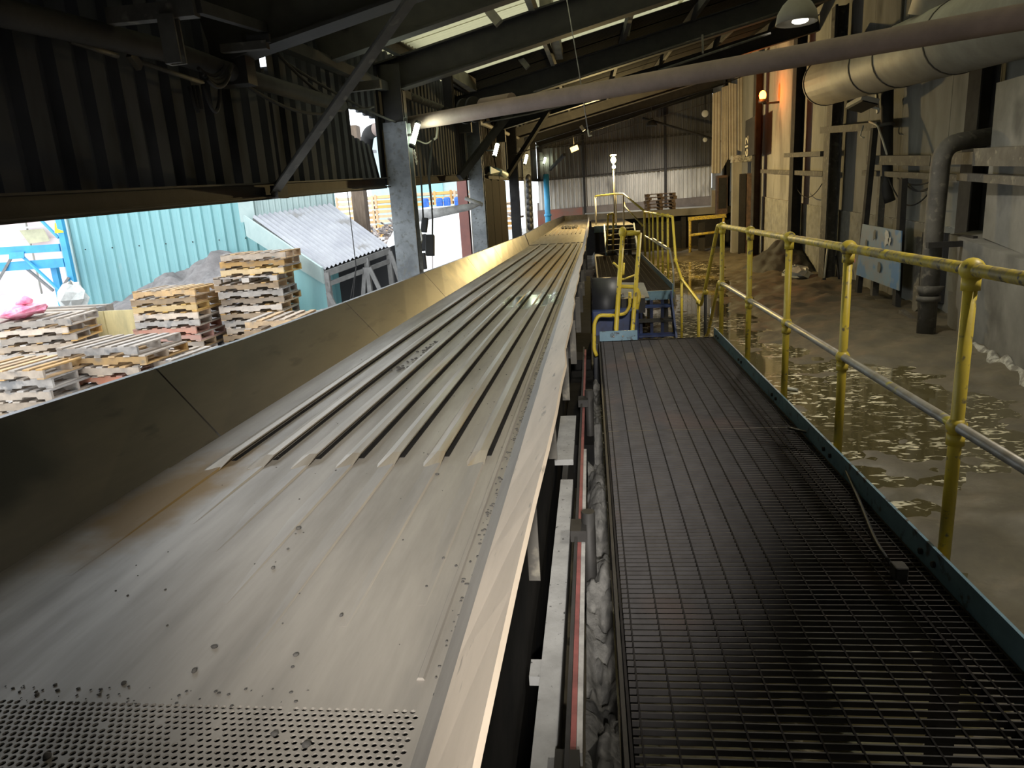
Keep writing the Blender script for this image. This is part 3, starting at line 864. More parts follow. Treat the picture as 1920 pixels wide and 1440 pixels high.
# perforated screen at the near end: every hole is cut through
pm = MB()
pitch, rowp, r, th = 0.0181, 0.0157, 0.0065, 0.004
x0, x1, yb, ye = -1.865, -0.367, 0.55, 1.225
row = 0
y = yb
rr_ = random.Random(3)
while y + rowp <= ye:
    x = x0 + (pitch / 2 if row % 2 else 0)
    while x + pitch <= x1 - 0.012:
        cx, cy = x + pitch / 2, y + rowp / 2
        o8 = [(x, y), (cx, y), (x + pitch, y), (x + pitch, cy), (x + pitch, y + rowp), (cx, y + rowp), (x, y + rowp), (x, cy)]
        vs = [(a, b, 0.5) for a, b in o8]
        if rr_.random() < 0.02:
            pm.add(vs, [tuple(range(8))])
        else:
            ang = [-135, -90, -45, 0, 45, 90, 135, 180]
            ring = [(cx + r * math.cos(math.radians(a)), cy + r * math.sin(math.radians(a))) for a in ang]
            vs += [(a, b, 0.5) for a, b in ring] + [(a, b, 0.5 - th) for a, b in ring]
            pm.add(vs, [(k, (k + 1) % 8, 8 + (k + 1) % 8, 8 + k) for k in range(8)] + [(8 + k, 8 + (k + 1) % 8, 16 + (k + 1) % 8, 16 + k) for k in range(8)])
        x += pitch
    if row % 2:
        pm.add([(x0, y, 0.5), (x0 + pitch / 2, y, 0.5), (x0 + pitch / 2, y + rowp, 0.5), (x0, y + rowp, 0.5)], [(0, 1, 2, 3)])
    pm.add([(x, y, 0.5), (x1, y, 0.5), (x1, y + rowp, 0.5), (x, y + rowp, 0.5)], [(0, 1, 2, 3)])
    y += rowp
    row += 1
pm.build('perforated_screen', 'pan', conv)
MB().box((-1.9, 0.4, 0.10), (-0.36, 1.9, 0.13)).box((-1.9, 0.38, 0.10), (-0.36, 0.42, 0.485)).build('hole_shade_tray', 'dark_matte', conv)  # black tray and front plate added to keep the screen holes dark
deck(y, 2.66, 0, 4).build('flat_deck', 'pan', conv)
# ribbed decks
deck(2.66, 10.6, -0.004, 8).build('ribbed_deck', 'pan', conv)
deck(10.605, 18.66, -0.004, 8).build('ribbed_deck', 'pan', conv)
deck(18.66, 21.6, 0.012, 3, 0.03).build('overlap_plate', 'pan', conv)
deck(21.6, 26.2, 0.0, 4).build('far_deck', 'pan', conv)
deck(26.2, 30.0, 0.01, 4).build('far_deck', 'pan', conv)
FR0 = [0.172, 0.30, 0.431, 0.562, 0.682, 0.813, 0.935]
FR1 = [0.22, 0.387, 0.53, 0.669, 0.786, 0.891, 0.966]
for i in range(7):
    rows = []
    rng_ = random.Random(i)
    for j, y in enumerate([2.62, 2.74, 4, 5.5, 7, 9, 11, 13, 15, 17, 18.64]):
        t = (y - 2.6) / 16.0
        f = lerp(FR0[i], FR1[i], t)
        xr = lerp(pw(XLF, y), pw(XRF, y), f) + (rng_.uniform(-0.004, 0.004) if j > 1 else 0)
        h = 0.002 if j == 0 else (0.022 if y < 10 else 0.024)
        w = 0.085 - 0.012 * t
        z = pw(ZP, y)
        rows.append([(xr - w, y, z - 0.006), (xr - w + 0.018, y, z + h * 0.55), (xr - 0.034, y, z + h), (xr, y, z + h), (xr, y, z + h * 0.72), (xr - 0.026, y, z + h * 0.35), (xr - 0.026, y, z - 0.006)])
    MB().loft(rows, closed=True, cap=True).build('rib', 'pan_rib', conv)
    MB().loft([[(q[4][0] - 0.012, q[4][1], pw(ZP, q[4][1]) - 0.003), (q[4][0] + 0.011 * min(1, 1.4 - q[4][1] / 40), q[4][1], pw(ZP, q[4][1]) - 0.0005), (q[4][0] + 0.013, q[4][1], pw(ZP, q[4][1]) - 0.006)] for q in rows[1:]], closed=True, cap=True).build('rib_shade_strip', 'dark_matte', conv)  # dark strip: packed debris and the rib's shade line painted together
    # worn tail of the rib on the flat deck
    tail = [1.75, 2.1, 1.9, 1.6, 1.35, 1.5, 1.6][i]
    xr = lerp(pw(XLF, 2.6), pw(XRF, 2.6), FR0[i])
    rows = []
    for y, h in ((2.64, 0.007), (lerp(tail, 2.64, 0.5), 0.005), (tail, 0.0005)):
        rows.append([(xr - 0.07, y, 0.499), (xr - 0.006, y, 0.5 + h), (xr + 0.001, y, 0.499)])
    MB().loft(rows, closed=True, cap=True).build('rib_tail', 'pan', conv)
for i in range(9):
    f = 0.1 + 0.1 * i
    rows = []
    for y in (21.7, 24, 26.1):
        xr = lerp(pw(XLF, y), pw(XRF, y), f)
        z = pw(ZP, y)
        rows.append([(xr - 0.04, y, z - 0.004), (xr - 0.03, y, z + 0.03), (xr - 0.01, y, z + 0.03), (xr, y, z - 0.004)])
    MB().loft(rows, closed=True, cap=True).build('far_rib', 'pan_rib', conv)
# left skirt, panel by panel
yb_ = [0.35, 3.1, 5.75, 8.4, 11.0, 13.6, 16.2, 18.68, 21.3, 23.9, 26.8, 30.0]
for i, (a, b) in enumerate(zip(yb_, yb_[1:])):
    rows = []
    g = 0.006
    out = 0.012 if i >= 7 else 0.0
    for j in range(4):
        y = lerp(a + g, b - g, j / 3)
        bx, bz, tx, tz = pw(XLF, y) + out, pw(ZP, y) - 0.01, pw(TOPX, y) + out, pw(TOPZ, y) + (0.015 if i >= 7 else 0)
        rows.append([(bx, y, bz), (tx, y, tz), (tx - 0.05, y, tz - 0.004), (tx - 0.05, y, tz - 0.014), (tx - 0.012, y, tz - 0.012), (bx - 0.014, y, bz - 0.004)])
    MB().loft(rows, closed=True, cap=True).build('skirt_panel', 'skirt', conv)
for y in yb_[1:-1]:
    bx, bz, tx, tz = pw(XLF, y), pw(ZP, y), pw(TOPX, y), pw(TOPZ, y)
    MB().bar((bx - 0.05, y, bz), (tx - 0.05, y, tz - 0.02), 0.06, 0.03, up=(0, 1, 0)).build('skirt_stiffener', 'skirt', conv)
# end plate
e0, e1 = (-1.081,30.000,1.047), (-0.150,30.000,1.056)
MB().slab([(e0[0] - .02, 30, 0.84), (e1[0] + .03, 30, 0.85), (e1[0] + .03, 30, e1[2]), (e0[0] - .02, 30, e0[2])], 0.03, (0, -1, 0)).build('end_plate', 'dust_steel', conv)
# right lip
rows, webr = [], []
y = 0.35
rl = random.Random(5)
while y < 30.01:
    wob = (rl.uniform(-0.012, 0.010) if 1.2 < y < 18 else 0)
    lx, lz, bx, bz = pw(LIPX, y) + wob, pw(LIPZ, y) + wob * 0.5, pw(XRF, y), pw(ZP, y)
    k_ = lerp(bx, lx, 0.31)
    webr.append([(bx - 0.002, y, bz + 0.001), (k_, y, bz + 0.075), (k_ + 0.002, y, bz + 0.06), (bx + 0.004, y, bz - 0.012)])
    rows.append([(k_ - 0.004, y, bz + 0.078), (lx, y, lz), (lx + 0.008, y, lz - 0.012), (lx - 0.004, y, lz - 0.03), (k_ + 0.006, y, bz + 0.05)])
    y += 0.45 if y < 10 else 1.1
MB().loft(rows, closed=True, cap=True).build('side_lip', 'lip', conv)
MB().loft(webr, closed=True, cap=True).build('lip_web', 'pan', conv)
MB().loft([[(pw(XRF, y) - 0.052, y, pw(ZP, y) - 0.003), (pw(XRF, y) - 0.047, y, pw(ZP, y) + 0.007), (pw(XRF, y) - 0.035, y, pw(ZP, y) + 0.007), (pw(XRF, y) - 0.03, y, pw(ZP, y) - 0.003)] for y in (1.3, 4, 8, 12, 18.6)], closed=True, cap=True).build('edge_bead', 'pan', conv)
# dark side frame under the lip; black sheet behind it is added as shade
MB().box((-0.30, 0.4, FLOOR - 0.1), (-0.29, 11.0, 0.35)).box((-0.22, 11.0, FLOOR - 0.1), (-0.21, 18.0, 0.35)).build('lip_shade_sheet', 'dark_matte', conv)
for (xx, z, w, h) in ((-0.36, 0.30, 0.10, 0.30), (-1.80, 0.30, 0.10, 0.30)):
    MB().channel((xx, 0.35, z), (xx + 0.12, 18.6, z), w, h).build('side_beam', 'black_steel', conv)
    MB().channel((xx + 0.12, 18.6, z), (xx + 0.25, 30.0, z + 0.30), w, h).build('side_beam', 'black_steel', conv)
for yy, xx in ((1.2, -0.27), (2.5, -0.245), (3.88, -0.240), (5.15, -0.20), (6.4, -0.17), (8.05, -0.15), (9.6, -0.14), (11.4, -0.13), (13.6, -0.12), (16, -0.1)):
    b = MB().box((xx - 0.055, yy, 0.05), (xx, yy + 0.016, 0.46)).build('hanger_plate', 'dust_steel', conv)
    MB().box((xx - 0.20, yy + 0.02, 0.10), (xx - 0.05, yy + 0.05, 0.44)).build('gusset', 'black_steel', conv)
for yy in (0.9, 4.2, 7.6, 11, 14.5, 18, 21.8, 25.6, 29.4):
    for xx in (-0.42, -1.75):
        MB().ibeam((xx, yy, FLOOR - 0.1), (xx, yy, pw(ZP, yy) - 0.05), 0.12, 0.12, up=(0, 1, 0)).build('leg', 'black_steel', conv)
# long drive base along the walkway side: pale beam, dark rail and faded red belt
base = thing('spring_base', 'pale dusty base beam with dark rail and faded red strip below conveyor lip', 'machine base', (-0.16, 2, FLOOR))
MB().box((-0.235, 1.62, -0.19), (-0.158, 4.05, -0.15)).box((-0.275, 2.18, -0.19), (-0.235, 2.28, -0.152)).box((-0.30, 4.4, -0.19), (-0.165, 5.4, -0.15)).build('base_beam', 'pale_grey', base)
MB().box((-0.235, 1.62, FLOOR), (-0.20, 5.4, -0.19)).build('beam_web', 'black_steel', base)
MB().angle((-0.130, 1.60, -0.17), (-0.130, 8.0, -0.17), 0.028, 0.06, t=0.014).build('dark_rail', 'soot', base)
MB().box((-0.122, 1.82, -0.20), (-0.098, 8.0, -0.145)).build('red_strip', 'red', base)
MB().box((-0.097, 1.82, -0.20), (-0.078, 4.6, -0.15)).build('pale_strip', 'white_grey', base)
MB().box((-0.16, 1.62, FLOOR - 0.05), (-0.085, 1.8, -0.12)).build('end_block', 'rubber', base)
for yy in (3.2, 5.6):
    MB().box((-0.15, yy, -0.14), (-0.07, yy + 0.14, -0.08)).build('clamp', 'black_steel', base)
    MB().tube([(-0.06, yy + 0.1, FLOOR), (-0.06, yy + 0.1, -0.02)], 0.035, 8).build('clamp_post', 'black_steel', base)
MB().slab([(-0.235, 1.28, -0.25), (-0.13, 1.28, -0.25), (-0.13, 1.6, -0.22), (-0.235, 1.6, -0.22)], 0.03).build('end_bracket', 'dust_steel', base)


MB().box((-0.28, 5.45, FLOOR - 0.05), (-0.03, 8.15, -0.42)).box((-0.28, 8.15, FLOOR - 0.05), (-0.05, 18.0, -0.30)).build('gap_shade_box', 'dark_matte', base)  # black box added to stand in for shade over the gap floor


def spill(x, y):
    return -0.62 + 0.28 * vnoise(x * 9 + 3, y * 2.4) + 0.09 * vnoise(x * 40, y * 22, 4) - 0.25 * max(0, (y - 4) / 6)


MB().field(-0.08, 0.045, 1.0, 8.0, 10, 220, spill).build('spillage', 'pit', label='grey dusty spillage heaped in the gap beside the walkway', cat='spillage', kind='stuff')

# crumbs scattered over the near deck
rg = random.Random(11)
cm = MB()
for p, s in (((-1.006,2.055,0.500), .012), ((-0.981,1.912,0.500), .006), ((-0.975,1.792,0.500), .009), ((-0.950,1.407,0.500), .010), ((-0.949,1.316,0.500), .010), ((-0.676,1.547,0.500), .008), ((-0.729,1.381,0.500), .009),
             ((-0.467,1.848,0.500), .009), ((-0.483,1.692,0.500), .006), ((-0.338,2.071,0.500), .008), ((-1.094,1.269,0.500), .008), ((-0.666,1.126,0.500), .010), ((-0.588,1.100,0.500), .010), ((-0.632,2.525,0.500), .01), ((-1.104,1.048,0.500), .013)):
    s *= 0.75
    cm.ball((p[0], p[1], p[2] + s * 0.4), s, 6, 4, (rg.uniform(.8, 1.4), rg.uniform(.8, 1.3), rg.uniform(.5, .8)))
for i in range(230):
    y = rg.uniform(1.25, 9)
    f = rg.betavariate(2, 1.2)
    x = lerp(pw(XLF, y) + 0.05, pw(XRF, y) - 0.02, f)
    s = rg.uniform(0.0012, 0.004)
    cm.ball((x, y, 0.5 + s * 0.3), s, 5, 3, (rg.uniform(.8, 1.6), rg.uniform(.8, 1.6), .6))
for i in range(260):
    y = rg.uniform(1.25, 5.5) if i < 200 else rg.uniform(1.2, 1.26)
    x = pw(XRF, y) - rg.uniform(-0.006, 0.022) if i < 200 else rg.uniform(-1.4, -0.6)
    s = rg.uniform(0.0015, 0.0045) if i < 200 else rg.uniform(0.001, 0.0035)
    cm.ball((x, y, 0.502), s, 5, 3, (rg.uniform(1, 2.2), rg.uniform(1, 2.0), .5))
for i in range(60):
    y = rg.uniform(4.4, 5.4)
    x = rg.gauss(-1.26, 0.03) + (y - 4.9) * 0.02
    s = rg.uniform(0.004, 0.012)
    cm.ball((x, y, 0.503), s, 5, 3, (1.3, 1.6, .5))
for i in range(50):
    y = rg.uniform(24.4, 25.4)
    x = rg.uniform(-1.0, -0.5)
    s = rg.uniform(0.02, 0.06)
    cm.ball((x, y, pw(ZP, y) + 0.03), s, 5, 3, (1.3, 1.6, .6))
cm.build('crumbs', 'debris', label='dark crumbs and grit lying on the conveyor deck', cat='grit', kind='stuff')

# ================================================================ THE WALKWAY
walk = thing('walkway', 'dark steel grating walkway with blue toe plate beside the conveyor', 'walkway', (0.68, 0.6, FLOOR))
GX0, GXM, GX1 = 0.075, 1.135, 1.29
bar_w = MB().box((GX0, 0, -0.020), (GXM, 0.005, 0.0)).mesh('bearing_bar', 'grating')
bar_n = MB().box((GXM + 0.012, 0, -0.020), (GX1, 0.005, 0.0)).mesh('bearing_bar', 'grating')
y = 1.05
while y < 4.50:
    put('bearing_bar', bar_w, walk, (0, y, 0))
    put('bearing_bar', bar_n, walk, (0, y, 0))
    y += 0.035
fb = MB()
y = 4.56
while y < 7.70:
    fb.box((GX0, y, -0.020), (GXM, y + 0.005, 0.0))
    fb.box((GXM + 0.012, y, -0.020), (GX1, y + 0.005, 0.0))
    y += 0.035
fb.build('bearing_bars', 'grating', walk, kind='stuff')
for a, b in ((1.03, 4.515), (4.525, 7.73)):
    i = 0
    while i < 13:
        xx = 0.10 + i * 0.0995 if i < 11 else (1.18, 1.255)[i - 11]
        if xx < GX1:
            MB().bar((xx, a, -0.003), (xx, b, -0.003), 0.006, 0.008).build('cross_rod', 'grating_edge', walk)
        i += 1
    for xx in (GX0 - 0.008, GXM + 0.004, GX1 + 0.002):
        MB().box((xx - 0.005, a, -0.036), (xx + 0.004, b, 0.002)).build('edge_bar', 'grating_edge', walk)
    MB().box((GX0, a - 0.003, -0.034), (GX1, a + 0.005, 0.001)).build('end_bar', 'grating', walk)
    MB().box((GX0, b - 0.005, -0.034), (GX1, b + 0.003, 0.001)).build('end_bar', 'grating', walk)
toe = MB().box((1.302, 0.6, -0.14), (1.314, 4.9, 0.1)).build('toe_plate', 'blue', walk)
MB().box((1.302, 4.904, -0.14), (1.314, 7.74, 0.1)).build('toe_plate', 'blue', walk)
MB().box((0.045, 0.6, -0.14), (0.058, 7.72, 0.004)).build('stringer', 'black_steel', walk)
MB().box((0.06, 7.725, -0.13), (1.30, 7.74, -0.0)).build('end_beam', 'black_steel', walk)
for yy in (0.8, 2.4, 4.1, 5.8, 7.6):
    for xx in (0.09, 1.26):
        MB().bar((xx, yy, FLOOR - 0.12), (xx, yy, -0.04), 0.07, 0.07, up=(0, 1, 0)).build('support_leg', 'black_steel', walk)
    MB().box((0.058, yy - 0.03, -0.10), (1.30, yy + 0.03, -0.04)).build('cross_beam', 'black_steel', walk)
for yy in (1.5, 2.70, 3.93, 5.12, 6.33, 7.50):
    for dy in (-0.055, 0.055):
        MB().tube([(1.302, yy + dy, 0.04), (1.290, yy + dy, 0.04)], 0.013, 6).build('bolt', 'soot', toe)
kick = MB().slab([(0.06, 7.715, 0.0), (0.475, 7.715, 0.0), (0.475, 7.715, 0.11), (0.06, 7.715, 0.11)], 0.012, (0, -1, 0)).build('kick_plate', 'blue', walk)
for xx in (0.215, 0.315):
    MB().ball((xx, 7.70, 0.05), 0.012, 6, 4).build('bolt', 'white_grey', kick)
# small lump lying on grating
MB().tube(bend([(1.223,4.450,0.020), (1.378,4.238,0.030), (1.345,3.883,0.050), (1.253,3.296,0.020), (1.184,2.925,0.010), (1.152,2.666,0.020)], 0.1), 0.008, 6).build(
    'cable', 'rubber', label='dark cable lying along the right side of the grating', cat='cable')
MB().cbox((1.160,2.618,0.028), (0.05, 0.06, 0.055)).build('clip_block', 'debris', bevel=0.006, label='small black block at the near end of the cable on the grating', cat='block')

# ---- handrail of the walkway
PX = 1.36
rail = thing('handrail', 'yellow tubular handrail with grey mid rail along the near walkway', 'handrail', (PX, 4.5, -0.1))
posts = [1.46, 2.70, 3.945, 5.09, 6.31, 7.62]
for yy in posts:
    po = MB().tube([(PX, yy, -0.13), (PX, yy, 1.185)], 0.0235, 12).build('post', 'yellow', rail)
    for z, rr in ((1.185, 0.043), (0.593, 0.038)):
        MB().ball((PX, yy, z), rr, 12, 8).tube([(PX, yy, z - 0.03), (PX, yy, z - 0.075)], 0.032, 10).build('ball_joint', 'yellow', po)
    MB().box((PX - 0.045, yy - 0.05, -0.13), (PX - 0.022, yy + 0.05, 0.06)).build('fixing_plate', 'yellow', po)
MB().tube([(PX, 0.5, 1.185), (PX, 7.7, 1.185)], 0.024, 12).build('top_rail', 'yellow_worn', rail)
MB().tube([(PX, 0.5, 0.593), (PX, 7.72, 0.593)], 0.021, 12).build('mid_rail', 'rail_grey', rail)
# dip in the middle: the rail goes down the steps and up again
dip = thing('stair_handrail', 'yellow handrail dipping down and up over the sunken gap in the walkway', 'handrail', (1.38, 9.5, FLOOR))
MB().tube(bend([(PX, 7.70, 1.185), (1.37, 7.95, 1.18), (1.380,8.893,0.340), (1.380,9.190,0.131), (1.380,9.374,0.155), (1.380,11.150,0.270), (1.380,11.916,0.499), (1.380,12.354,1.188), (1.38, 12.7, 1.195)], 0.06), 0.022, 10).build('top_rail', 'yellow', dip)
MB().tube(bend([(PX, 7.72, 0.593), (1.37, 7.86, 0.58), (1.380,8.586,-0.122), (1.38, 9.0, -0.30)], 0.05), 0.019, 8).build('mid_rail', 'yellow', dip)
MB().tube(bend([(1.380,16.412,0.651), (1.380,12.790,0.627), (1.380,12.306,0.360), (1.380,12.092,-0.299)], 0.05), 0.018, 8).build('mid_rail', 'rail_grey', dip)
for p in ((1.380,11.150,0.270), (1.380,9.374,0.148)):
    MB().tube([p, (p[0], p[1], FLOOR - 0.1)], 0.02, 8).ball(p, 0.036, 10, 6).build('post', 'yellow', dip)
p = (1.380,8.811,0.350)
MB().tube([p, (p[0], p[1], FLOOR - 0.1)], 0.02, 8).build('post', 'soot', dip)
MB().ball(p, 0.036, 10, 6).build('ball_joint', 'yellow', dip)
MB().ball((1.380,11.916,0.499), 0.036, 10, 6).build('ball_joint', 'yellow', dip)
p = (1.380,12.309,0.268)
MB().tube([p, (p[0], p[1], FLOOR - 0.1)], 0.02, 8).build('post', 'yellow', dip)

# ---- far walkway and its rails
far = thing('far_walkway', 'dusty far grating walkway beyond the sunken gap', 'walkway', (0.75, 16, FLOOR))
MB().box((0.12, 12.0, -0.03), (1.33, 20.6, 0.0)).build('grating_deck', 'far_grating', far)
m = MB()
for i in range(12):
    m.bar((0.2 + i * 0.1, 12.01, 0.001), (0.2 + i * 0.1, 20.5, 0.001), 0.008, 0.006)
m.build('cross_rods', 'far_grating', far, kind='stuff')
m = MB()
for i in range(120):
    m.box((0.13, 12.02 + i * 0.071, -0.004), (1.32, 12.03 + i * 0.071, 0.004))
m.build('bearing_bars', 'far_grating', far, kind='stuff')
MB().box((1.335, 12.0, -0.14), (1.348, 20.5, 0.1)).build('toe_plate', 'blue', far)
MB().box((0.62, 11.96, -0.15), (1.33, 12.0, 0.0)).build('front_beam', 'blue', far)
MB().box((0.09, 12.0, -0.15), (0.12, 20.5, 0.03)).build('stringer', 'dust_steel', far)
for yy in (12.3, 16, 20):
    for xx in (0.2, 1.25):
        MB().bar((xx, yy, FLOOR - 0.1), (xx, yy, -0.03), 0.08, 0.08, up=(0, 1, 0)).build('support_leg', 'black_steel', far)
frl = thing('handrail', 'yellow handrail with many posts along the far walkway', 'handrail', (1.38, 16, -0.1))
for yy in (13.1, 14.07, 15.06, 16.2, 17.2, 18.55):
    MB().tube([(1.38, yy, -0.13), (1.38, yy, 1.195)], 0.022, 8).ball((1.38, yy, 1.195), 0.038, 8, 6).build('post', 'yellow', frl)
MB().tube([(1.38, 12.35, 1.195), (1.38, 18.6, 1.2)], 0.022, 8).build('top_rail', 'yellow', frl)
MB().tube([(1.38, 13.2, 0.60), (1.38, 18.6, 0.6)], 0.02, 8).build('mid_rail', 'rail_grey', frl)
for yy in (13.1, 18.55):
    MB().box((1.348, yy - 0.05, -0.13), (1.40, yy + 0.05, 0.08)).build('fixing_plate', 'yellow', frl)
# blue open stair up to the far walkway
st = thing('stair', 'blue open-riser stair climbing out of the sunken gap to the far walkway', 'stair', (0.97, 11.5, FLOOR))
for i in range(3):
    z = -0.22 - i * 0.2
    MB().box((0.66, 11.72 - i * 0.24, z - 0.03), (1.30, 11.94 - i * 0.24, z)).build('tread', 'blue_dark' if i != 1 else 'black_steel', st)
for xx in (0.64, 1.30):
    MB().bar((xx, 11.98, -0.08), (xx, 11.1, FLOOR), 0.03, 0.2).build('stringer', 'blue_dark', st)
for xx in (0.80, 0.98, 1.16):
    MB().bar((xx, 11.98, -0.15), (xx, 11.98, FLOOR - 0.1), 0.05, 0.05, up=(0, 1, 0)).build('upright', 'blue_dark', st)
st2 = thing('stair', 'dark steps dropping from the end of the near walkway', 'stair', (0.9, 8.2, FLOOR))
for i in range(3):
    MB().box((0.55, 7.76 + i * 0.24, -0.25 - i * 0.2), (1.30, 7.98 + i * 0.24, -0.22 - i * 0.2)).build('tread', 'black_steel', st2)
for xx in (0.53, 1.31):
    MB().bar((xx, 7.76, -0.12), (xx, 8.6, FLOOR), 0.03, 0.2).build('stringer', 'black_steel', st2)

# yellow ladder gate on the blue kick plate
gate = thing('ladder_rail', 'pair of tall yellow posts with curved hoops behind the blue kick plate', 'handrail', (0.39, 7.9, -0.1))
a0, a1, b0, b1 = (0.246,7.850,0.095), (0.355,8.100,1.158), (0.430,7.850,0.100), (0.546,8.100,1.142)
MB().tube([(a0[0], a0[1], -0.12), a0, a1], 0.027, 10).build('post', 'yellow', gate)
MB().tube([(b0[0], b0[1], -0.12), b0, b1], 0.024, 10).build('post', 'yellow', gate)
MB().ball(a1, 0.045, 10, 8, (1, 1, 1.5)).build('post_knob', 'yellow', gate)
MB().tube([(0.399,8.100,1.150), b1], 0.03, 10).build('top_bar', 'yellow', gate)
MB().tube(bend([(0.292,7.980,0.571), (0.482,7.980,0.556), (0.522,7.980,0.469), (0.487,7.950,0.306)], 0.07), 0.022, 8).build('hoop', 'yellow', gate)
MB().tube(bend([(0.422,8.100,0.484), (0.418,8.100,0.318), (0.362,8.100,0.234), (0.275,8.050,0.239)], 0.07), 0.019, 8).build('hoop', 'yellow', gate)
MB().tube(bend([(0.252,7.900,0.251), (0.054,7.900,0.266), (0.004,7.900,0.176), (-0.006,7.900,-0.133), (0.022,7.900,-0.203)], 0.08), 0.022, 8).build('hoop', 'yellow', gate)
MB().box((a0[0] - 0.06, 7.727, -0.13), (b0[0] + 0.06, 7.83, -0.09)).build('mounting_bar', 'blue', gate)
# handle further back
h = thing('valve_handle', 'small yellow lever handle over the dark drive housing', 'handle', (0.250,9.530,0.420))
MB().tube([(0.150,9.530,0.490), (0.420,9.560,0.480), (0.590,9.590,0.530)], 0.014, 8).build('lever', 'yellow', h)
MB().tube([(0.250,9.540,0.480), (0.240,9.480,0.240)], 0.014, 8).build('spindle', 'yellow', h)
MB().tube([(0.290,9.810,0.690), (0.360,9.800,0.620), (0.400,9.680,0.530)], 0.016, 8).tube([(0.440,9.820,0.670), (0.420,9.680,0.530)], 0.014, 8).build('fork', 'yellow', h)
# dark drive housing and grey plate
dv = thing('drive_housing', 'dark rounded drive housing with flat grey plate beside the sunken gap', 'machine', (0.3, 9.3, FLOOR))
c = (0.040,9.350,0.260)
MB().tube([(c[0] - 0.05, c[1] - 0.1, c[2] - 0.05), (c[0] + 0.30, c[1] - 0.1, c[2] - 0.05)], 0.34, 20).build('drum', 'dark_green', dv)
MB().tube([(c[0] + 0.30, c[1] - 0.1, c[2] - 0.05), (c[0] + 0.36, c[1] - 0.1, c[2] - 0.05)], 0.12, 16).build('hub', 'dark_green', dv)
MB().box((-0.02, 8.75, FLOOR - 0.05), (0.56, 9.9, 0.18)).build('cabinet', 'blue_dark', dv, bevel=0.02)
MB().box((-0.02, 8.2, FLOOR - 0.05), (0.46, 8.74, -0.12)).build('base_box', 'dark_green', dv, bevel=0.02)
MB().slab([(0.320,9.140,0.300), (0.730,9.230,0.270), (0.710,9.930,0.380), (0.360,9.850,0.410)], 0.02, (0, 0, 1)).build('top_plate', 'plate_grey', dv)
MB().box((0.36, 9.0, 0.1), (0.66, 9.6, 0.29)).build('plate_support', 'black_steel', dv)
for xx in (0.13, 0.40):
    MB().ball((xx, 8.2, -0.2), 0.016, 6, 4).build('bolt', 'white_grey', dv)
# far ladder
fl_ = thing('ladder_rail', 'far yellow ladder frame standing beside the conveyor', 'ladder', (0.53, 20.9, 0.0))
p0, p1 = (0.441,21.380,0.000), (0.626,21.236,0.000)
q0, q1 = (0.515,21.200,1.150), (0.670,21.200,1.171)
MB().tube([p0, q0], 0.03, 8).build('post', 'yellow', fl_)
MB().tube([p1, q1], 0.03, 8).build('post', 'yellow', fl_)
for t in (0.45, 1.0):
    MB().tube([Vector(p0).lerp(Vector(q0), t), Vector(p1).lerp(Vector(q1), t)], 0.028, 8).build('rung', 'yellow', fl_)
MB().box((0.1, 20.62, FLOOR), (0.75, 22.0, 0.0)).build('landing_block', 'dust_steel', fl_)


# ================================================================ PIPES AND FITTINGS INSIDE
o = thing('pipe', 'long dusty rust-brown pipe crossing the shed under the roof from left to right', 'pipe', (0.730,7.400,2.660))
P0, P1 = Vector((-2.930,10.070,2.680)), Vector((3.160,5.810,2.600))
MB().tube([P0, P0.lerp(P1, 0.35), P0.lerp(P1, 1.35)], 0.092, 16).build('pipe_run', 'pipe_rust', o)
for px_ in ((-1.550,9.420,2.740), (-1.420,9.330,2.740)):
    d_ = (P1 - P0).normalized() * 0.02
    MB().tube([Vector(px_) - d_, Vector(px_) + d_], 0.155, 18).build('flange', 'soot', o)
q = Vector((-1.840,9.540,2.730))
MB().tube([q - (P1 - P0).normalized() * 0.03, q + (P1 - P0).normalized() * 0.03], 0.098, 16).build('collar', 'soot', o)
q0, q1 = Vector((-1.300,9.250,2.760)), Vector((-0.890,8.940,2.750))
MB().tube([q0, q1], 0.095, 16).build('bare_patch', 'pipe_rust', o)
MB().tube(bend([(-2.930,10.070,2.680), (-3.130,10.300,2.660), (-3.220,10.300,2.300)], 0.1), 0.09, 12).build('elbow', 'soot', o)
# thin wires and rods below the roof
for pts, r_, lab in (([(-0.186,8.600,3.726), (-0.078,8.600,2.980), (0.002,8.600,2.326)], 0.006, 'long thin hanging wire with a hook in front of the end wall'),):
    o = thing('hanging_wire', lab, 'wire', pts[-1])
    MB().tube(pts, r_, 5).build('wire', 'white_grey', o)
    MB().tube(bend([pts[-1], (0.012,8.600,2.249), (0.049,8.600,2.259)], 0.02), 0.009, 5).build('hook', 'cream', o)
for p, q, s_, lab in (((-1.001,14.200,3.618), (3.558,14.200,4.624), 0.0, 'thin conduit clipped under the third rafter'),
                      ((-1.984,14.000,3.113), (1.566,14.000,3.820), 0.12, 'thin cable swagged below the rust pipe'),
                      ((-2.102,20.200,2.934), (4.171,20.200,4.500), 0.1, 'thin cable running along the fourth rafter'),
                      ((0.910,9.600,3.060), (2.256,9.600,3.376), 0.0, 'thin conduit rising above the rust pipe toward the dome lamp'),
                      ((-1.214,32.000,3.959), (5.283,32.000,5.318), 0.0, 'straight conduit along the last rafter before the end wall')):
    MB().tube(sag(p, q, s_, 8), 0.014, 6).build('conduit', 'dust_steel', label=lab, cat='conduit')
o = thing('conduit_dropper', 'short vertical hanger between conduits under the roof', 'hanger', (1.730,11.500,3.554))
MB().bar((1.804,12.000,3.901), (1.783,11.800,3.606), 0.03, 0.03).build('hanger_rod', 'dust_steel', o)
o = thing('support_arm', 'long straight pipe arm slanting across the end wall', 'pipe', (2.991,33.500,4.842))
MB().tube([(2.455,33.500,5.038), (5.807,32.500,3.707)], 0.045, 8).build('arm', 'soot', o)
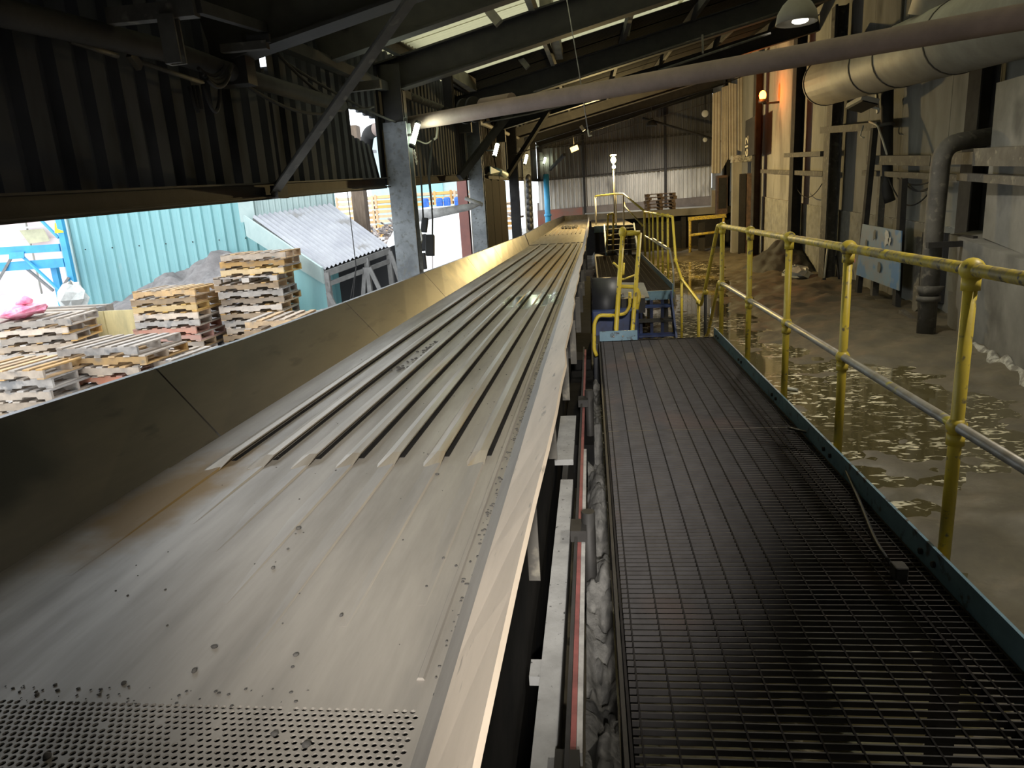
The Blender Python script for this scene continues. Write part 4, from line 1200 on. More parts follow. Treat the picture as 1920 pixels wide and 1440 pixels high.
# big duct
dct = thing('duct', 'large grey round ventilation duct high on the right wall', 'duct', (5.3, 13, 3.3))
A, B = Vector((5.25, 17.1, 3.78)), Vector((5.25, 7.8, 3.27))
dd = (B - A).normalized()
pts = [A - dd * 0.1, A.lerp(B, 0.25), A.lerp(B, 0.5), B]
MB().tube(pts, 0.50, 28).build('duct_run', 'duct', dct)
MB().tube(bend([A + dd * 0.05, A - dd * 0.35 + Vector((0.1, 0, 0.0)), A - dd * 0.6 + Vector((0.7, 0, 0.5))], 0.5, 6), 0.505, 24).build('duct_elbow', 'duct', dct)
for t in (0.0, 0.30, 0.42, 0.62):
    q = A.lerp(B, t)
    MB().tube([q - dd * 0.018, q + dd * 0.018], 0.513, 28).build('seam_band', 'dust_steel', dct)
for t in (0.04, 0.40):
    q = A.lerp(B, t)
    MB().box((q.x - 0.02, q.y - 0.02, q.z + 0.5), (q.x + 0.02, q.y + 0.02, zb(q.x, q.y) + 0.1)).build('hanger_strap', 'soot', dct)
MB().tube([(5.3, 12.2, 3.9), (5.5, 11.9, 5.0), (5.5, 11.9, 5.6)], 0.42, 20).build('duct_riser', 'duct', dct)
# standing pipe in front of the right wall
sp = thing('standpipe', 'dark vertical pipe bending into the right wall behind the handrail', 'pipe', (4.93, 10.85, FLOOR))
MB().tube(bend([(4.9, 10.84, FLOOR - 0.1), (4.94, 10.95, 1.0), (4.98, 11.0, 2.0), (5.95, 11.3, 2.1)], 0.28, 6), 0.125, 16).build('pipe_run', 'dust_steel', sp)
MB().tube([(4.905, 10.86, -0.12), (4.91, 10.87, 0.02)], [0.125, 0.19], 16).tube([(4.905, 10.86, -0.2), (4.905, 10.86, -0.12)], 0.16, 16).build('flange', 'dust_steel', sp)
MB().box((4.78, 10.72, 0.58), (5.40, 10.80, 0.66)).build('bracket', 'soot', sp)
MB().box((5.36, 10.70, 0.58), (5.42, 11.4, 0.72)).build('bracket', 'soot', sp)
# down pipe behind the frame
dp = thing('downpipe', 'black downpipe with a bent foot on the right wall behind the blue board frame', 'pipe', (5.8, 15, 1.1))
MB().tube(bend([(5.780,15.205,3.454), (5.780,14.895,1.359), (5.850,14.890,1.172)], 0.1), 0.11, 14).build('pipe_run', 'black_steel', dp)
MB().tube([(5.780,15.091,2.645), (5.780,15.081,2.585)], 0.135, 14).build('collar', 'dust_steel', dp)
# frame with blue board
fr = thing('channel_frame', 'tall steel channel frame holding the blue board on the right wall', 'frame', (5.6, 14.6, FLOOR))
MB().channel((5.600,15.206,2.590), (5.6, 15.55, FLOOR), 0.10, 0.13, up=(0, 1, 0)).build('left_channel', 'soot', fr)
MB().channel((5.600,13.720,1.584), (5.6, 13.62, FLOOR), 0.10, 0.14, up=(0, 1, 0)).build('right_channel', 'soot', fr)
MB().bar((5.62, 15.55, -0.72), (5.62, 13.62, -0.72), 0.08, 0.06).build('sill', 'dust_steel', fr)
MB().bar((5.700,14.920,1.667), (5.7, 14.95, FLOOR), 0.12, 0.12, up=(0, 1, 0)).build('inner_post', 'dust_steel', fr)
bd = thing('notice_board', 'scuffed blue steel board with white paint splashes on the channel frame', 'board', (5.55, 14.6, -0.4))
c = [(5.520,15.504,-0.300), (5.520,13.379,-0.380), (5.520,13.453,0.680), (5.520,15.319,0.749)]
MB().slab(c, 0.02, (-1, 0, 0)).build('panel', 'board_blue', bd)


def splash(px_, sz, m, seed, nm):
    rg_ = random.Random(seed)
    m_ = MB()
    n = 12
    ring = []
    for k in range(n):
        a = 2 * math.pi * k / n
        rr = sz * rg_.uniform(0.55, 1.1)
        ring.append((px_[0] - 0.006, px_[1] + math.cos(a) * rr * 0.8, px_[2] + math.sin(a) * rr * 1.25))
    m_.add(ring + [(p[0] + 0.005, p[1], p[2]) for p in ring], [tuple(range(n))] + [(k, (k + 1) % n, n + (k + 1) % n, n + k) for k in range(n)])
    m_.build(nm, m, bd)


splash((5.500,14.004,0.524), 0.15, 'white_plastic', 1, 'paint_splash')
splash((5.500,13.876,0.481), 0.08, 'white_plastic', 2, 'paint_splash')
splash((5.500,14.596,0.567), 0.09, 'plate_grey', 3, 'paint_splash')
splash((5.500,14.286,-0.026), 0.11, 'plate_grey', 4, 'paint_splash')
splash((5.500,14.999,0.360), 0.07, 'plate_grey', 5, 'paint_splash')
splash((5.500,15.557,-0.002), 0.05, 'magenta', 6, 'red_mark')
o = thing('wall_recess', 'black narrow doorway slot to the right of the blue board', 'doorway', (5.95, 13.2, FLOOR), kind='structure')
MB().box((5.93, 12.75, -0.55), (6.015, 13.35, 0.64)).build('dark_leaf', 'dark_inside', o)
for i, (p, q, lab) in enumerate((((5.550,12.728,-0.674), (5.900,13.567,0.588), 'grey plank leaning on the right wall beside the black slot'), ((5.500,12.185,-0.724), (5.900,13.238,0.584), 'second grey plank leaning behind the standpipe'))):
    MB().bar(p, q, 0.035, 0.17, up=(0, 1, 0)).build('plank', 'dust_steel', label=lab, cat='plank')
MB().bar((5.300,12.676,-0.655), (5.200,11.337,-0.824), 0.1, 0.1).build('timber', 'dust_steel', label='dark timber lying on the mud at the foot of the standpipe', cat='timber')
# small bracket box
o = thing('junction_box', 'pale box behind the standpipe above the grey block', 'box', (5.45, 11.2, 0.0))
MB().box((5.36, 10.98, -0.12), (5.6, 11.3, 0.12)).build('casing', 'concrete', o)
# cables swagged on the right wall
for p, q, s_ in (((5.720,14.271,1.604), (5.720,12.811,1.530), 0.10), ((5.720,14.108,1.599), (5.720,12.836,1.462), 0.17), ((5.720,13.871,1.535), (5.720,12.866,1.419), 0.12), ((5.750,14.793,1.659), (5.720,12.828,1.419), 0.42)):
    k_ = len([1 for x_ in bpy.data.objects if x_.name.startswith('slack_cable')])
    MB().tube(sag(p, q, s_, 12), 0.014, 5).build('slack_cable', 'soot', label=['uppermost slack cable looped under the thin girt beside the standpipe', 'second slack cable looped under the thin girt', 'third slack cable looped under the thin girt', 'lowest slack cable hanging in a deep loop on the right wall'][k_], cat='cable')
MB().tube(sag((5.800,21.380,1.675), (5.800,18.953,1.613), 0.35, 12), 0.012, 5).build('slack_cable', 'soot', label='slack cable looped between the two dark columns', cat='cable')
MB().tube(bend([(5.620,15.558,2.745), (5.620,15.135,2.641), (5.620,14.826,2.338), (5.620,14.576,2.049)], 0.1), 0.02, 6).tube(bend([(5.620,15.891,2.698), (5.620,16.036,2.502), (5.620,15.794,2.460)], 0.1), 0.014, 6).build(
    'slack_cable', 'cream', label='pale frayed cable draped off the dusty box beam', cat='cable')
# floodlight
fd = thing('floodlight', 'small pale floodlight on an arm below the big duct', 'lamp', (5.700,15.546,3.019))
a = Vector((5.450,15.942,3.067)); b = Vector((5.450,15.103,3.118))
MB().bar(a, b, 0.34, 0.09, up=(0.3, -0.5, 1)).build('housing', 'cream', fd)
MB().bar(a + Vector((0, 0, -0.06)), b + Vector((0, 0, -0.06)), 0.30, 0.02, up=(0.3, -0.5, 1)).build('glass', 'rubber', fd)
MB().bar((5.600,15.494,3.020), (5.750,15.400,2.948), 0.04, 0.04).bar((5.720,15.570,3.319), (5.720,15.416,2.882), 0.04, 0.07).build('arm', 'cream', fd)
# pendant dome lamps; the second is added out of view as fill light
for c, lab, pw_, aim_ in ((Vector((2.570,9.650,3.470)), 'grey dome pendant lamp hanging under the roof above the rust pipe', 380, (0.2, 0.3, -5)),
                          (Vector((2.9, 2.6, 3.75)), 'added out-of-view dome lamp lighting the flooded floor and the near handrail', 330, (0.0, 0.2, -5))):
    dm = thing('dome_lamp', lab, 'lamp', c)
    prof = [(0.05, 0.30), (0.10, 0.275), (0.17, 0.21), (0.225, 0.12), (0.245, 0.0)]
    rows = [[(c.x + r_ * math.cos(2 * math.pi * k / 20), c.y + r_ * math.sin(2 * math.pi * k / 20), c.z + z_) for k in range(20)] for r_, z_ in prof + [(0.235, 0.0), (0.21, 0.11), (0.1, 0.25), (0.03, 0.28)]]
    MB().loft(rows, closed=True, cap=True, smooth=True).build('shade', 'duct', dm)
    MB().ball((c.x + 0.05, c.y + 0.03, c.z + 0.03), 0.10, 14, 8, (1, 1, 0.35)).build('lens', 'lens_white', dm)
    MB().tube([(c.x, c.y, c.z + 0.28), (c.x, c.y, zb(c.x, c.y) + 0.56)], 0.015, 6).build('stem', 'soot', dm)
    lamp('dome_lamp_light', 'SPOT', (c.x, c.y, c.z - 0.03), pw_, (1.0, 0.93, 0.80), 0.12, dm, spot=2.75, aim=c + Vector(aim_))
# floodlight behind the camera that lights the near trough
fb_ = thing('floodlight', 'floodlight fixed to the wall behind the camera, shining along the conveyor', 'lamp', (0.15, -2.4, 2.4))
MB().bar((0.15, -2.4, 2.47), (0.15, -2.18, 2.47), 0.05, 0.05).build('arm', 'soot', fb_)
MB().box((0.0, -2.22, 2.32), (0.30, -2.12, 2.50)).build('housing', 'cream', fb_, bevel=0.01)
lamp('floodlight_light', 'SPOT', (0.15, -2.08, 2.40), 2600, (1.0, 0.955, 0.89), 0.10, fb_, spot=0.56, aim=(-0.62, 3.9, 0.30))
# orange beacon
bc = thing('beacon', 'glowing orange warning beacon on top of the dark column', 'lamp', (5.550,24.413,4.299))
p = Vector((5.550,24.433,4.476))
MB().ball(p, 0.11, 14, 10, (1, 1, 1.35)).build('lens', 'bulb_orange', bc)
MB().tube([p + Vector((0, 0, -0.22)), p + Vector((0, 0, -0.11))], 0.12, 12).build('base', 'black_steel', bc)
MB().bar(p + Vector((0, 0, -0.24)), p + Vector((0.5, 0, -0.24)), 0.12, 0.05).build('bracket', 'black_steel', bc)
lamp('beacon_light', 'POINT', p + Vector((-0.2, -0.25, 0)), 55, (1.0, 0.22, 0.03), 0.1, bc)
# ragged sheets and clutter at the far right corner
rs = thing('wall_sheet', 'ragged pale hanging sheets in the far right corner beside the beacon', 'sheet', (5.545,30.000,2.221), kind='structure')
for i, (xa, xb, yt, yb_2) in enumerate(((1335, 1352, 0, 0), (1353, 1366, 0, 0), (1367, 1382, 0, 0), (1383, 1400, 0, 0))):
    t0, t1 = [((4.910,30.000,5.358), (5.234,30.000,5.450)), ((5.253,30.000,5.565), (5.515,30.000,5.623)), ((5.514,30.000,5.720), (5.838,30.000,5.636)), ((5.852,30.000,5.983), (6.152,30.000,6.036))][i]
    b0, b1 = [((4.896,30.000,2.366), (5.251,30.000,2.343)), ((5.271,30.000,2.403), (5.555,30.000,2.916)), ((5.577,30.000,2.834), (5.885,30.000,2.975)), ((5.902,30.000,3.177), (6.233,30.000,3.073))][i]
    MB().corr(b0, b1, t0, t1, 0.13, 0.02, (0, -1, 0), 'sine').build('hanging_sheet', 'duct', rs)
o = thing('post', 'pale streaked timber post under the ragged sheets', 'post', (5.475,28.000,-0.606), kind='structure')
a, b = (5.355,28.000,-0.599), (5.300,28.000,2.890)
MB().box((a[0] - 0.02, 27.9, FLOOR), (a[0] + 0.30, 28.2, b[2])).build('shaft', 'concrete', o)
MB().box((a[0] - 0.05, 27.85, b[2] - 0.25), (a[0] + 0.9, 28.25, b[2])).build('head_beam', 'white_crust', o)
for i, (xa, m_, lab) in enumerate(((1390, 'black_steel', 'first black post beside the pale timber post'), (1402, 'rust', 'rusty post between black posts in the far right corner'), (1413, 'black_steel', 'black post directly under the orange beacon'), (1427, 'soot', 'sooty post right of the beacon column'))):
    a = [(5.550,27.200,-0.558), (5.782,27.200,-0.571), (5.751,26.000,-0.641), (6.282,27.200,-0.598)][i]
    o = thing('post', lab, 'post', a, kind='structure')
    MB().ibeam((a[0], a[1], FLOOR - 0.1), (a[0], a[1], 2.2 if i != 2 else 3.7), 0.2, 0.2, up=(0, 1, 0)).build('shaft', m_, o)
o = thing('cabinet', 'dark rusty cupboard recess at the end of the platform', 'cabinet', (5.465,31.000,0.969))
a, b = (5.291,31.000,0.936), (5.707,31.000,2.289)
MB().box((a[0], 30.9, 0.72), (b[0], 31.4, b[2])).build('carcass', 'rust', o)
MB().box((a[0] + 0.05, 30.87, 0.95), (b[0] - 0.05, 30.92, b[2] - 0.1)).build('door', 'black_steel', o)
o = thing('panel_box', 'small grey electric box with yellow edge standing on the platform', 'box', (5.119,30.500,0.993))
a, b = (5.153,31.500,1.073), (5.434,31.500,1.716)
MB().box((a[0], 31.45, 1.03), (b[0], 31.7, b[2])).build('casing', 'duct', o)
MB().box((b[0], 31.43, 1.03), (b[0] + 0.06, 31.72, b[2])).build('edge_trim', 'yellow', o)
o = thing('column_sign', 'black sign with white characters on the column below the beacon', 'sign', (5.500,25.276,2.570))
a, b = (5.500,24.809,3.949), (5.500,26.027,2.736)
MB().box((5.48, b[1] - 0.9, b[2]), (5.52, b[1] + 0.55, a[2])).build('plate', 'black_steel', o)
for k, ch in enumerate('216'):
    cu = bpy.data.curves.new('sign_digit', 'FONT')
    cu.body = ch
    cu.size = 0.62
    cu.extrude = 0.004
    cu.align_x = 'CENTER'
    tmp = bpy.data.objects.new('digit_outline', cu)
    COL.objects.link(tmp)
    me = bpy.data.meshes.new_from_object(tmp.evaluated_get(bpy.context.evaluated_depsgraph_get()))
    bpy.data.objects.remove(tmp)
    me.materials.clear()
    me.materials.append(M['cream'])
    d_ = bpy.data.objects.new('digit', me)
    COL.objects.link(d_)
    d_.parent = o
    wp = Vector((5.472, b[1] + 0.05, lerp(a[2], b[2], (0.55, 0.72, 0.89)[k])))
    d_.location = wp - wloc(o)
    d_.rotation_euler = Matrix(((0, 0, -1), (0, 1, 0), (1, 0, 0))).to_euler()
# sludge heap, bag, broom
pc = (5.310,22.377,-0.800)


def heap(cx, cy, rx, ry, h, seed, z0):
    def f(x, y):
        d = math.hypot((x - cx) / rx, (y - cy) / ry)
        return z0 - 0.25 + max(0.0, 1 - d) * (h + 0.25) * (0.85 + 0.3 * vnoise(x * 4, y * 3, seed)) + 0.06 * vnoise(x * 9, y * 8, seed + 1) * (1 if d < 1 else 0)
    return f


MB().field(4.0, 5.95, 19.0, 24.5, 40, 60, heap(5.75, 21.6, 1.6, 2.6, 1.0, 2, FLOOR)).build('sludge', 'sludge', label='black sludge heaped against the right wall below the columns', cat='sludge', kind='stuff')
bg = (5.628,20.049,-0.780)
bg = (bg[0] - 0.3, bg[1] - 0.9, bg[2])
bag = thing('plastic_bag', 'crumpled white plastic bag on the mud by the right wall', 'bag', bg)
bm_ = MB()
rg = random.Random(4)
n, m2 = 16, 8
rows = []
for j in range(m2 + 1):
    t = math.pi * j / m2
    rows.append([(bg[0] + math.sin(t) * math.cos(2 * math.pi * k / n) * 0.36 * rg.uniform(.7, 1.15), bg[1] + math.sin(t) * math.sin(2 * math.pi * k / n) * 0.6 * rg.uniform(.7, 1.15), bg[2] + 0.16 - math.cos(t) * 0.20 * rg.uniform(.7, 1.2)) for k in range(n)])
bm_.loft(rows, closed=True, cap=True)
bm_.build('bag_body', 'white_plastic', bag)
MB().tube([(bg[0] - 0.1, bg[1] + 0.5, bg[2]), (bg[0] - 0.2, bg[1] + 0.8, bg[2] - 0.02)], [0.08, 0.02], 8).build('bag_neck', 'white_plastic', bag)
br = thing('broom', 'pale-handled broom leaning against the dusty column', 'broom', (5.500,17.549,-0.690))
MB().tube([(5.500,17.482,-0.607), (5.660,17.834,0.143)], 0.022, 8).build('handle', 'cream', br)
MB().bar((5.500,17.774,-0.806), (5.500,17.441,-0.615), 0.08, 0.10).build('head', 'soot', br)
MB().tube([(5.970,18.239,-0.002), (5.750,17.164,-0.636)], 0.025, 6).build('rod', 'soot', label='dark rod leaning on the wall right of the broom', cat='rod')
# floating bits on the water
for p, q, r_, lab in (((2.215,8.388,-0.790), (2.367,8.271,-0.790), 0.02, 'pale stick floating beside the second rail post'), ((3.867,13.928,-0.780), (4.178,12.884,-0.780), 0.035, 'long pale streak of dried foam on the mud'),):
    MB().tube(sag(p, q, -0.004, 6), r_, 6).build('stick', 'white_plastic', label=lab, cat='stick')

# ================================================================ LEFT SIDE FITTINGS
o = thing('pipe', 'thick sooty pipe along the top of the left wall, upper left', 'pipe', (-2.420,4.264,2.477))
MB().tube([(-2.420,2.379,2.402), (-2.420,2.961,2.424), (-2.420,3.644,2.474), (-2.420,4.276,2.514), (-2.420,5.230,2.524), (-2.420,7.174,2.588)], 0.062, 14).build('pipe_run', 'soot', o)
o = thing('conduit', 'thin conduit below the thick sooty pipe on the left wall', 'conduit', (-2.450,4.299,2.432))
MB().tube([(-2.450,3.397,2.405), (-2.450,3.748,2.403)], 0.014, 6).tube([(-2.450,3.884,2.410), (-2.450,4.591,2.402)], 0.014, 6).build('conduit_run', 'dust_steel', o)
MB().bar((-2.450,3.861,2.437), (-2.450,3.932,2.380), 0.03, 0.05).build('clip', 'dust_steel', o)
hb = thing('pipe_bracket', 'grey T-shaped steel bracket carrying the pipes at upper left', 'bracket', (-2.047,3.600,2.453))
MB().bar((-2.371,3.620,2.553), (-1.905,3.620,2.552), 0.06, 0.075).build('arm', 'dust_steel', hb)
MB().channel((-2.049,3.600,2.531), (-2.044,3.600,2.305), 0.085, 0.06, up=(0, 1, 0)).build('drop_channel', 'dust_steel', hb)
MB().bar((-1.903,3.620,2.561), (-2.243,5.400,2.859), 0.05, 0.06).build('tie', 'soot', hb)
hb2 = thing('pipe_bracket', 'second sooty bracket with a square end plate beside the bright hole', 'bracket', (-2.143,4.700,2.620))
MB().bar((-2.341,4.700,2.614), (-2.028,4.700,2.614), 0.05, 0.05).build('arm', 'dust_steel', hb2)
MB().slab([(-2.162,4.680,2.621), (-2.006,4.680,2.627), (-2.005,4.680,2.677), (-2.153,4.680,2.674)], 0.03, (0, -1, 0)).build('end_plate', 'soot', hb2)
hb3 = thing('pipe_bracket', 'third bracket crossing behind the diagonal brace', 'bracket', (-2.432,8.000,2.902))
MB().bar((-2.763,8.000,2.884), (-2.228,8.000,2.897), 0.07, 0.09).build('arm', 'dust_steel', hb3)
# cable coils
cl = thing('cable_bundle', 'tangled black cable bundle hanging under the left pipes', 'cable', (-2.360,4.572,2.440))
for k, (p, q, s_) in enumerate((((-2.360,4.398,2.448), (-2.360,4.775,2.546), .06), ((-2.340,4.389,2.414), (-2.340,4.776,2.512), .05), ((-2.330,4.405,2.404), (-2.330,4.795,2.540), .07), ((-2.360,4.419,2.360), (-2.360,4.634,2.386), .16), ((-2.320,4.406,2.385), (-2.320,4.707,2.459), .06))):
    MB().tube(sag(p, q, s_, 10), 0.013, 6).build('cable_loop', 'soot', cl)
for k, (p, q) in enumerate((((-2.400,4.330,2.337), (-2.400,4.355,2.209)), ((-2.400,4.376,2.350), (-2.400,4.386,2.191)), ((-2.400,4.420,2.357), (-2.400,4.432,2.218)))):
    MB().tube([p, q], 0.013, 6).build('cable_end', 'soot', cl)
for p, q, s_, lab in (((-2.400,4.942,2.487), (-2.400,7.102,2.543), 0.12, 'slack cable sagging below the left pipe to the brace'), ((-2.400,5.722,2.789), (-2.400,8.216,2.707), 0.16, 'slack cable looping under the eave strut'), ((-2.400,5.909,2.744), (-2.400,9.616,2.649), 0.05, 'thin cable along the left wall toward the grey-blue column')):
    MB().tube(sag(p, q, s_, 14), 0.013, 6).build('slack_cable', 'soot', label=lab, cat='cable')
# bright holes in the cladding stay open; torn strip of light
# tube lamps
tl = [((-2.200,9.274,2.490), 'brightest short tube lamp beside the grey-blue column', 1.0, 0.9), ((-2.150,17.096,2.846), 'second tube lamp beside the sooty column', 0.9, 0.7), ((-2.150,25.190,3.097), 'third tube lamp beside the black column', 1.0, 0.7), ((-2.200,36.775,3.717), 'farthest tiny tube lamp before the end wall', 1.0, 0.6)]
for i, (p, lab, s_, en) in enumerate(tl):
    o = thing('tube_lamp', lab, 'lamp', p, group=None)
    p = Vector(p)
    d_ = Vector((0.035, 0.05, 0.125)) * s_ * (1 if i == 0 else 1.15)
    MB().tube([p - d_, p + d_], 0.035 if i == 0 else 0.045, 10).build('tube', 'tube_light', o)
    MB().tube([p - d_ * 1.25, p - d_], 0.04, 8).tube([p + d_, p + d_ * 1.25], 0.04, 8).build('end_cap', 'soot', o)
    MB().bar(p, Vector((XL + 0.02, p.y + 0.02, p.z)), 0.03, 0.03).build('bracket', 'soot', o)
    lamp('tube_lamp_light', 'POINT', p + Vector((0.14, -0.05, 0.0)), 6 * en, (0.90, 1.0, 0.78), 0.08, o)
o = thing('chain', 'small pale chain and hook hanging below the brightest tube lamp', 'chain', (-2.200,9.177,2.171))
for k in range(7):
    a = Vector((-2.200,9.161,2.274)).lerp(Vector((-2.200,9.220,2.134)), k / 6)
    MB().tube([a + Vector((0.012 * math.cos(t), 0, 0.018 * math.sin(t))) if k % 2 else a + Vector((0, 0.012 * math.cos(t), 0.018 * math.sin(t))) for t in [math.pi * 2 * q / 8 for q in range(9)]], 0.006, 5).build('link', 'cream', o)
# hoist pendant and ropes
hp = thing('hoist_pendant', 'black control pendant and hook block hanging on two cables beside the column', 'hoist control', (-2.280,9.670,1.000))
for pts in ([(-2.350,10.030,2.440), (-2.320,9.920,2.010), (-2.310,9.780,1.430)], [(-2.130,10.110,2.640), (-2.200,9.930,2.000), (-2.180,9.790,1.420), (-2.200,9.660,0.920)], [(-2.140,10.080,2.540), (-2.220,9.930,2.000), (-2.180,9.820,1.550)]):
    MB().tube(pts, 0.012, 6).build('cable', 'soot', hp)
MB().tube(bend([(-2.370,10.040,2.500), (-2.230,10.040,2.430), (-2.140,10.070,2.490)], 0.05), 0.010, 6).build('cable', 'cream', hp)
MB().tube([(-2.110,10.120,2.700), (-2.070,10.110,2.640), (-2.090,10.080,2.510), (-2.130,10.070,2.490)], 0.018, 6).build('hook', 'cream', hp)
for a, b, w in (((-2.280,9.780,1.440), (-2.310,9.730,1.250), 0.09), ((-2.320,9.720,1.220), (-2.300,9.670,1.000), 0.10), ((-2.330,9.660,0.970), (-2.310,9.600,0.750), 0.07), ((-2.210,9.680,1.210), (-2.220,9.610,0.930), 0.12)):
    MB().bar(a, b, w, w * 0.7, up=(0, 1, 0)).build('control_box', 'rubber', hp, bevel=0.012)
MB().tube([(-2.330,9.630,1.290), (-2.310,9.600,1.160), (-2.340,9.580,1.070)], 0.012, 6).build('pale_clip', 'white_plastic', hp)
MB().tube([(-2.180,9.800,1.460), (-2.210,9.550,0.490)], 0.005, 5).build('red_cord', 'red', hp)
ob = thing('wrapped_pole', 'long pale wrapped pole lashed across the opening beside the second column', 'pole', (-2.140,11.170,1.520))
MB().tube([(-2.810,11.590,1.470), (-2.390,11.550,1.510), (-1.940,11.520,1.560), (-1.740,11.450,1.610)], [0.10, 0.075, 0.055, 0.03], 10).build('pole_run', 'white_grey', ob)
MB().tube([(-1.990,11.440,1.700), (-1.710,11.450,1.580)], 0.03, 8).build('lashing', 'white_grey', ob)
dr = thing('door_brown', 'dark brown sheet doors between second and third columns', 'door', (-2.55, 19, FLOOR), kind='structure')
for a, b in ((16.0, 17.3), (17.35, 18.7), (18.75, 20.2), (20.25, 21.8)):
    MB().box((-2.56, a, FLOOR), (-2.52, b, pw(BEAM, a) - 0.0)).build('door_leaf', 'door_brown', dr)
fn = thing('funnel_spout', 'pale green-white bent sheet spout above the brown doors', 'spout', (-2.300,19.126,2.448))
MB().tube(bend([(-2.600,18.964,2.528), (-2.300,18.553,2.424), (-2.200,19.198,2.362)], 0.1), [0.05, 0.08, 0.10, 0.10, 0.10, 0.12, 0.13][:7] if False else 0.085, 8).build('spout_body', 'turquoise_pale', fn)
MB().slab([(-2.420,17.885,2.353), (-2.250,19.354,2.317), (-2.250,18.482,2.417), (-2.420,17.975,2.535)], 0.02).build('back_flap', 'turquoise_pale', fn)
dk = thing('cable_column', 'knobbly black cable riser on the post beyond the black column', 'cable', (-2.300,26.625,1.274))
for k in range(9):
    a = Vector((-2.300,27.685,2.550)).lerp(Vector((-2.300,27.255,0.769)), k / 8)
    MB().ball(a, 0.12, 8, 6, (1, 1, 1.4)).build('cable_knot', 'rubber', dk)
cp = thing('standpipe', 'bright turquoise-blue pipe in the left corner of the end wall', 'pipe', (-2.300,39.095,1.104))
a = (-2.088,35.500,1.140)
MB().tube([(a[0], 35.5, FLOOR), (a[0], 35.5, 3.0)], 0.14, 12).build('pipe_run', 'rack_blue', cp)
MB().tube([(a[0], 35.5, 1.0), (a[0], 35.5, 1.1)], 0.18, 12).build('collar', 'rack_blue', cp)

# ================================================================ FAR END
pf = thing('platform', 'long grey concrete loading platform along the end wall', 'platform', (2.7, 33, FLOOR), kind='structure')
MB().box((-0.25, 31.4, 0.74), (5.95, 36.9, 1.03)).build('slab', 'concrete', pf)
MB().box((-0.25, 32.2, FLOOR - 0.1), (5.95, 32.4, 0.74)).build('back_face', 'black_steel', pf)
for xx in (0.4, 2.2, 4.0, 5.6):
    MB().box((xx - 0.1, 31.6, FLOOR - 0.1), (xx + 0.1, 31.8, 0.74)).build('pier', 'soot', pf)
bn = thing('barrier_frame', 'yellow two-rail steel barrier frame standing in front of the platform', 'barrier', (4.5, 29, FLOOR))
for xx in (3.92, 5.22):
    MB().tube([(xx, 29, FLOOR - 0.15), (xx, 29, 0.66)], 0.055, 8).build('post', 'yellow_worn', bn)
MB().bar((3.85, 29, 0.66), (5.3, 29, 0.70), 0.16, 0.14).build('top_rail', 'yellow_worn', bn)
MB().tube([(3.9, 29, 0.02), (5.25, 29, 0.1)], 0.055, 8).build('lower_rail', 'yellow_worn', bn)
MB().bar((4.4, 29.2, 0.5), (4.4, 29.2, FLOOR), 0.25, 0.12, up=(0, 1, 0)).build('brace', 'soot', bn)
# small stair to the platform with yellow rails
ss = thing('stair', 'grey steps with blue edge plate leading up to the platform', 'stair', (1.0, 20.5, FLOOR))
for i in range(5):
    MB().box((0.45, 20.7 + i * 0.30, 0.14 * (i + 1) - 0.03), (1.30, 21.0 + i * 0.30, 0.14 * (i + 1))).build('tread', 'dust_steel', ss)
for xx in (0.42, 1.32):
    MB().bar((xx, 20.6, 0.0), (xx, 22.3, 0.74), 0.04, 0.22).build('stringer', 'blue', ss)
MB().box((0.03, 22.3, 0.70), (1.34, 31.4, 0.78)).build('landing', 'dust_steel', ss)
MB().box((0.10, 22.26, 0.60), (0.80, 22.3, 0.80)).build('edge_plate', 'blue', ss)
for yy in (22.6, 27, 31):
    for xx in (0.2, 1.2):
        MB().box((xx - 0.06, yy, FLOOR - 0.15), (xx + 0.06, yy + 0.12, 0.7)).build('pier', 'black_steel', ss)
sr = thing('handrail', 'thin yellow handrail climbing the small stair to the platform', 'handrail', (1.2, 21, 0.6))
q = [(1.418,18.700,1.187), (1.019,22.300,1.712), (0.826,23.500,1.739), (0.184,24.500,1.715)]
MB().tube(q, 0.028, 8).build('top_rail', 'yellow', sr)
MB().tube([(1.346,18.900,0.850), (1.065,22.300,1.323), (1.068,23.000,1.450)], 0.024, 8).build('mid_rail', 'yellow_worn', sr)
for p, zb_ in ((q[1], 0.72), (q[2], 0.74), (q[3], 0.74)):
    MB().tube([(p[0], p[1], zb_), p], 0.026, 8).build('post', 'cream', sr)
MB().tube([(1.38, 18.7, 0.0), (1.38, 18.7, 1.2)], 0.03, 8).build('post', 'yellow', sr)
# lamp post with two bulbs
lp = thing('work_lamp', 'bright yellow twin work lamp on a thin pole before the end wall', 'lamp', (0.819,24.600,1.326))
a = Vector((0.821,24.600,2.846)); b = Vector((0.833,24.600,2.624)); g = (0.819,24.600,1.326)
MB().ball(a, 0.085, 12, 8, (1, 1, 1.3)).build('bulb', 'bulb_yellow', lp)
MB().ball(b, 0.06, 12, 8).build('bulb', 'bulb_yellow', lp)
MB().tube([(g[0], 24.66, 0.74), (g[0], 24.66, a.z - 0.05)], 0.028, 8).build('pole', 'dust_steel', lp)
MB().bar(a + Vector((0, .1, .14)), a + Vector((0.0, -0.05, .16)), 0.2, 0.02).build('hood', 'dust_steel', lp)
lamp('work_lamp_light', 'POINT', a + Vector((0, -0.25, 0.02)), 1300, (1.0, 0.74, 0.32), 0.10, lp)
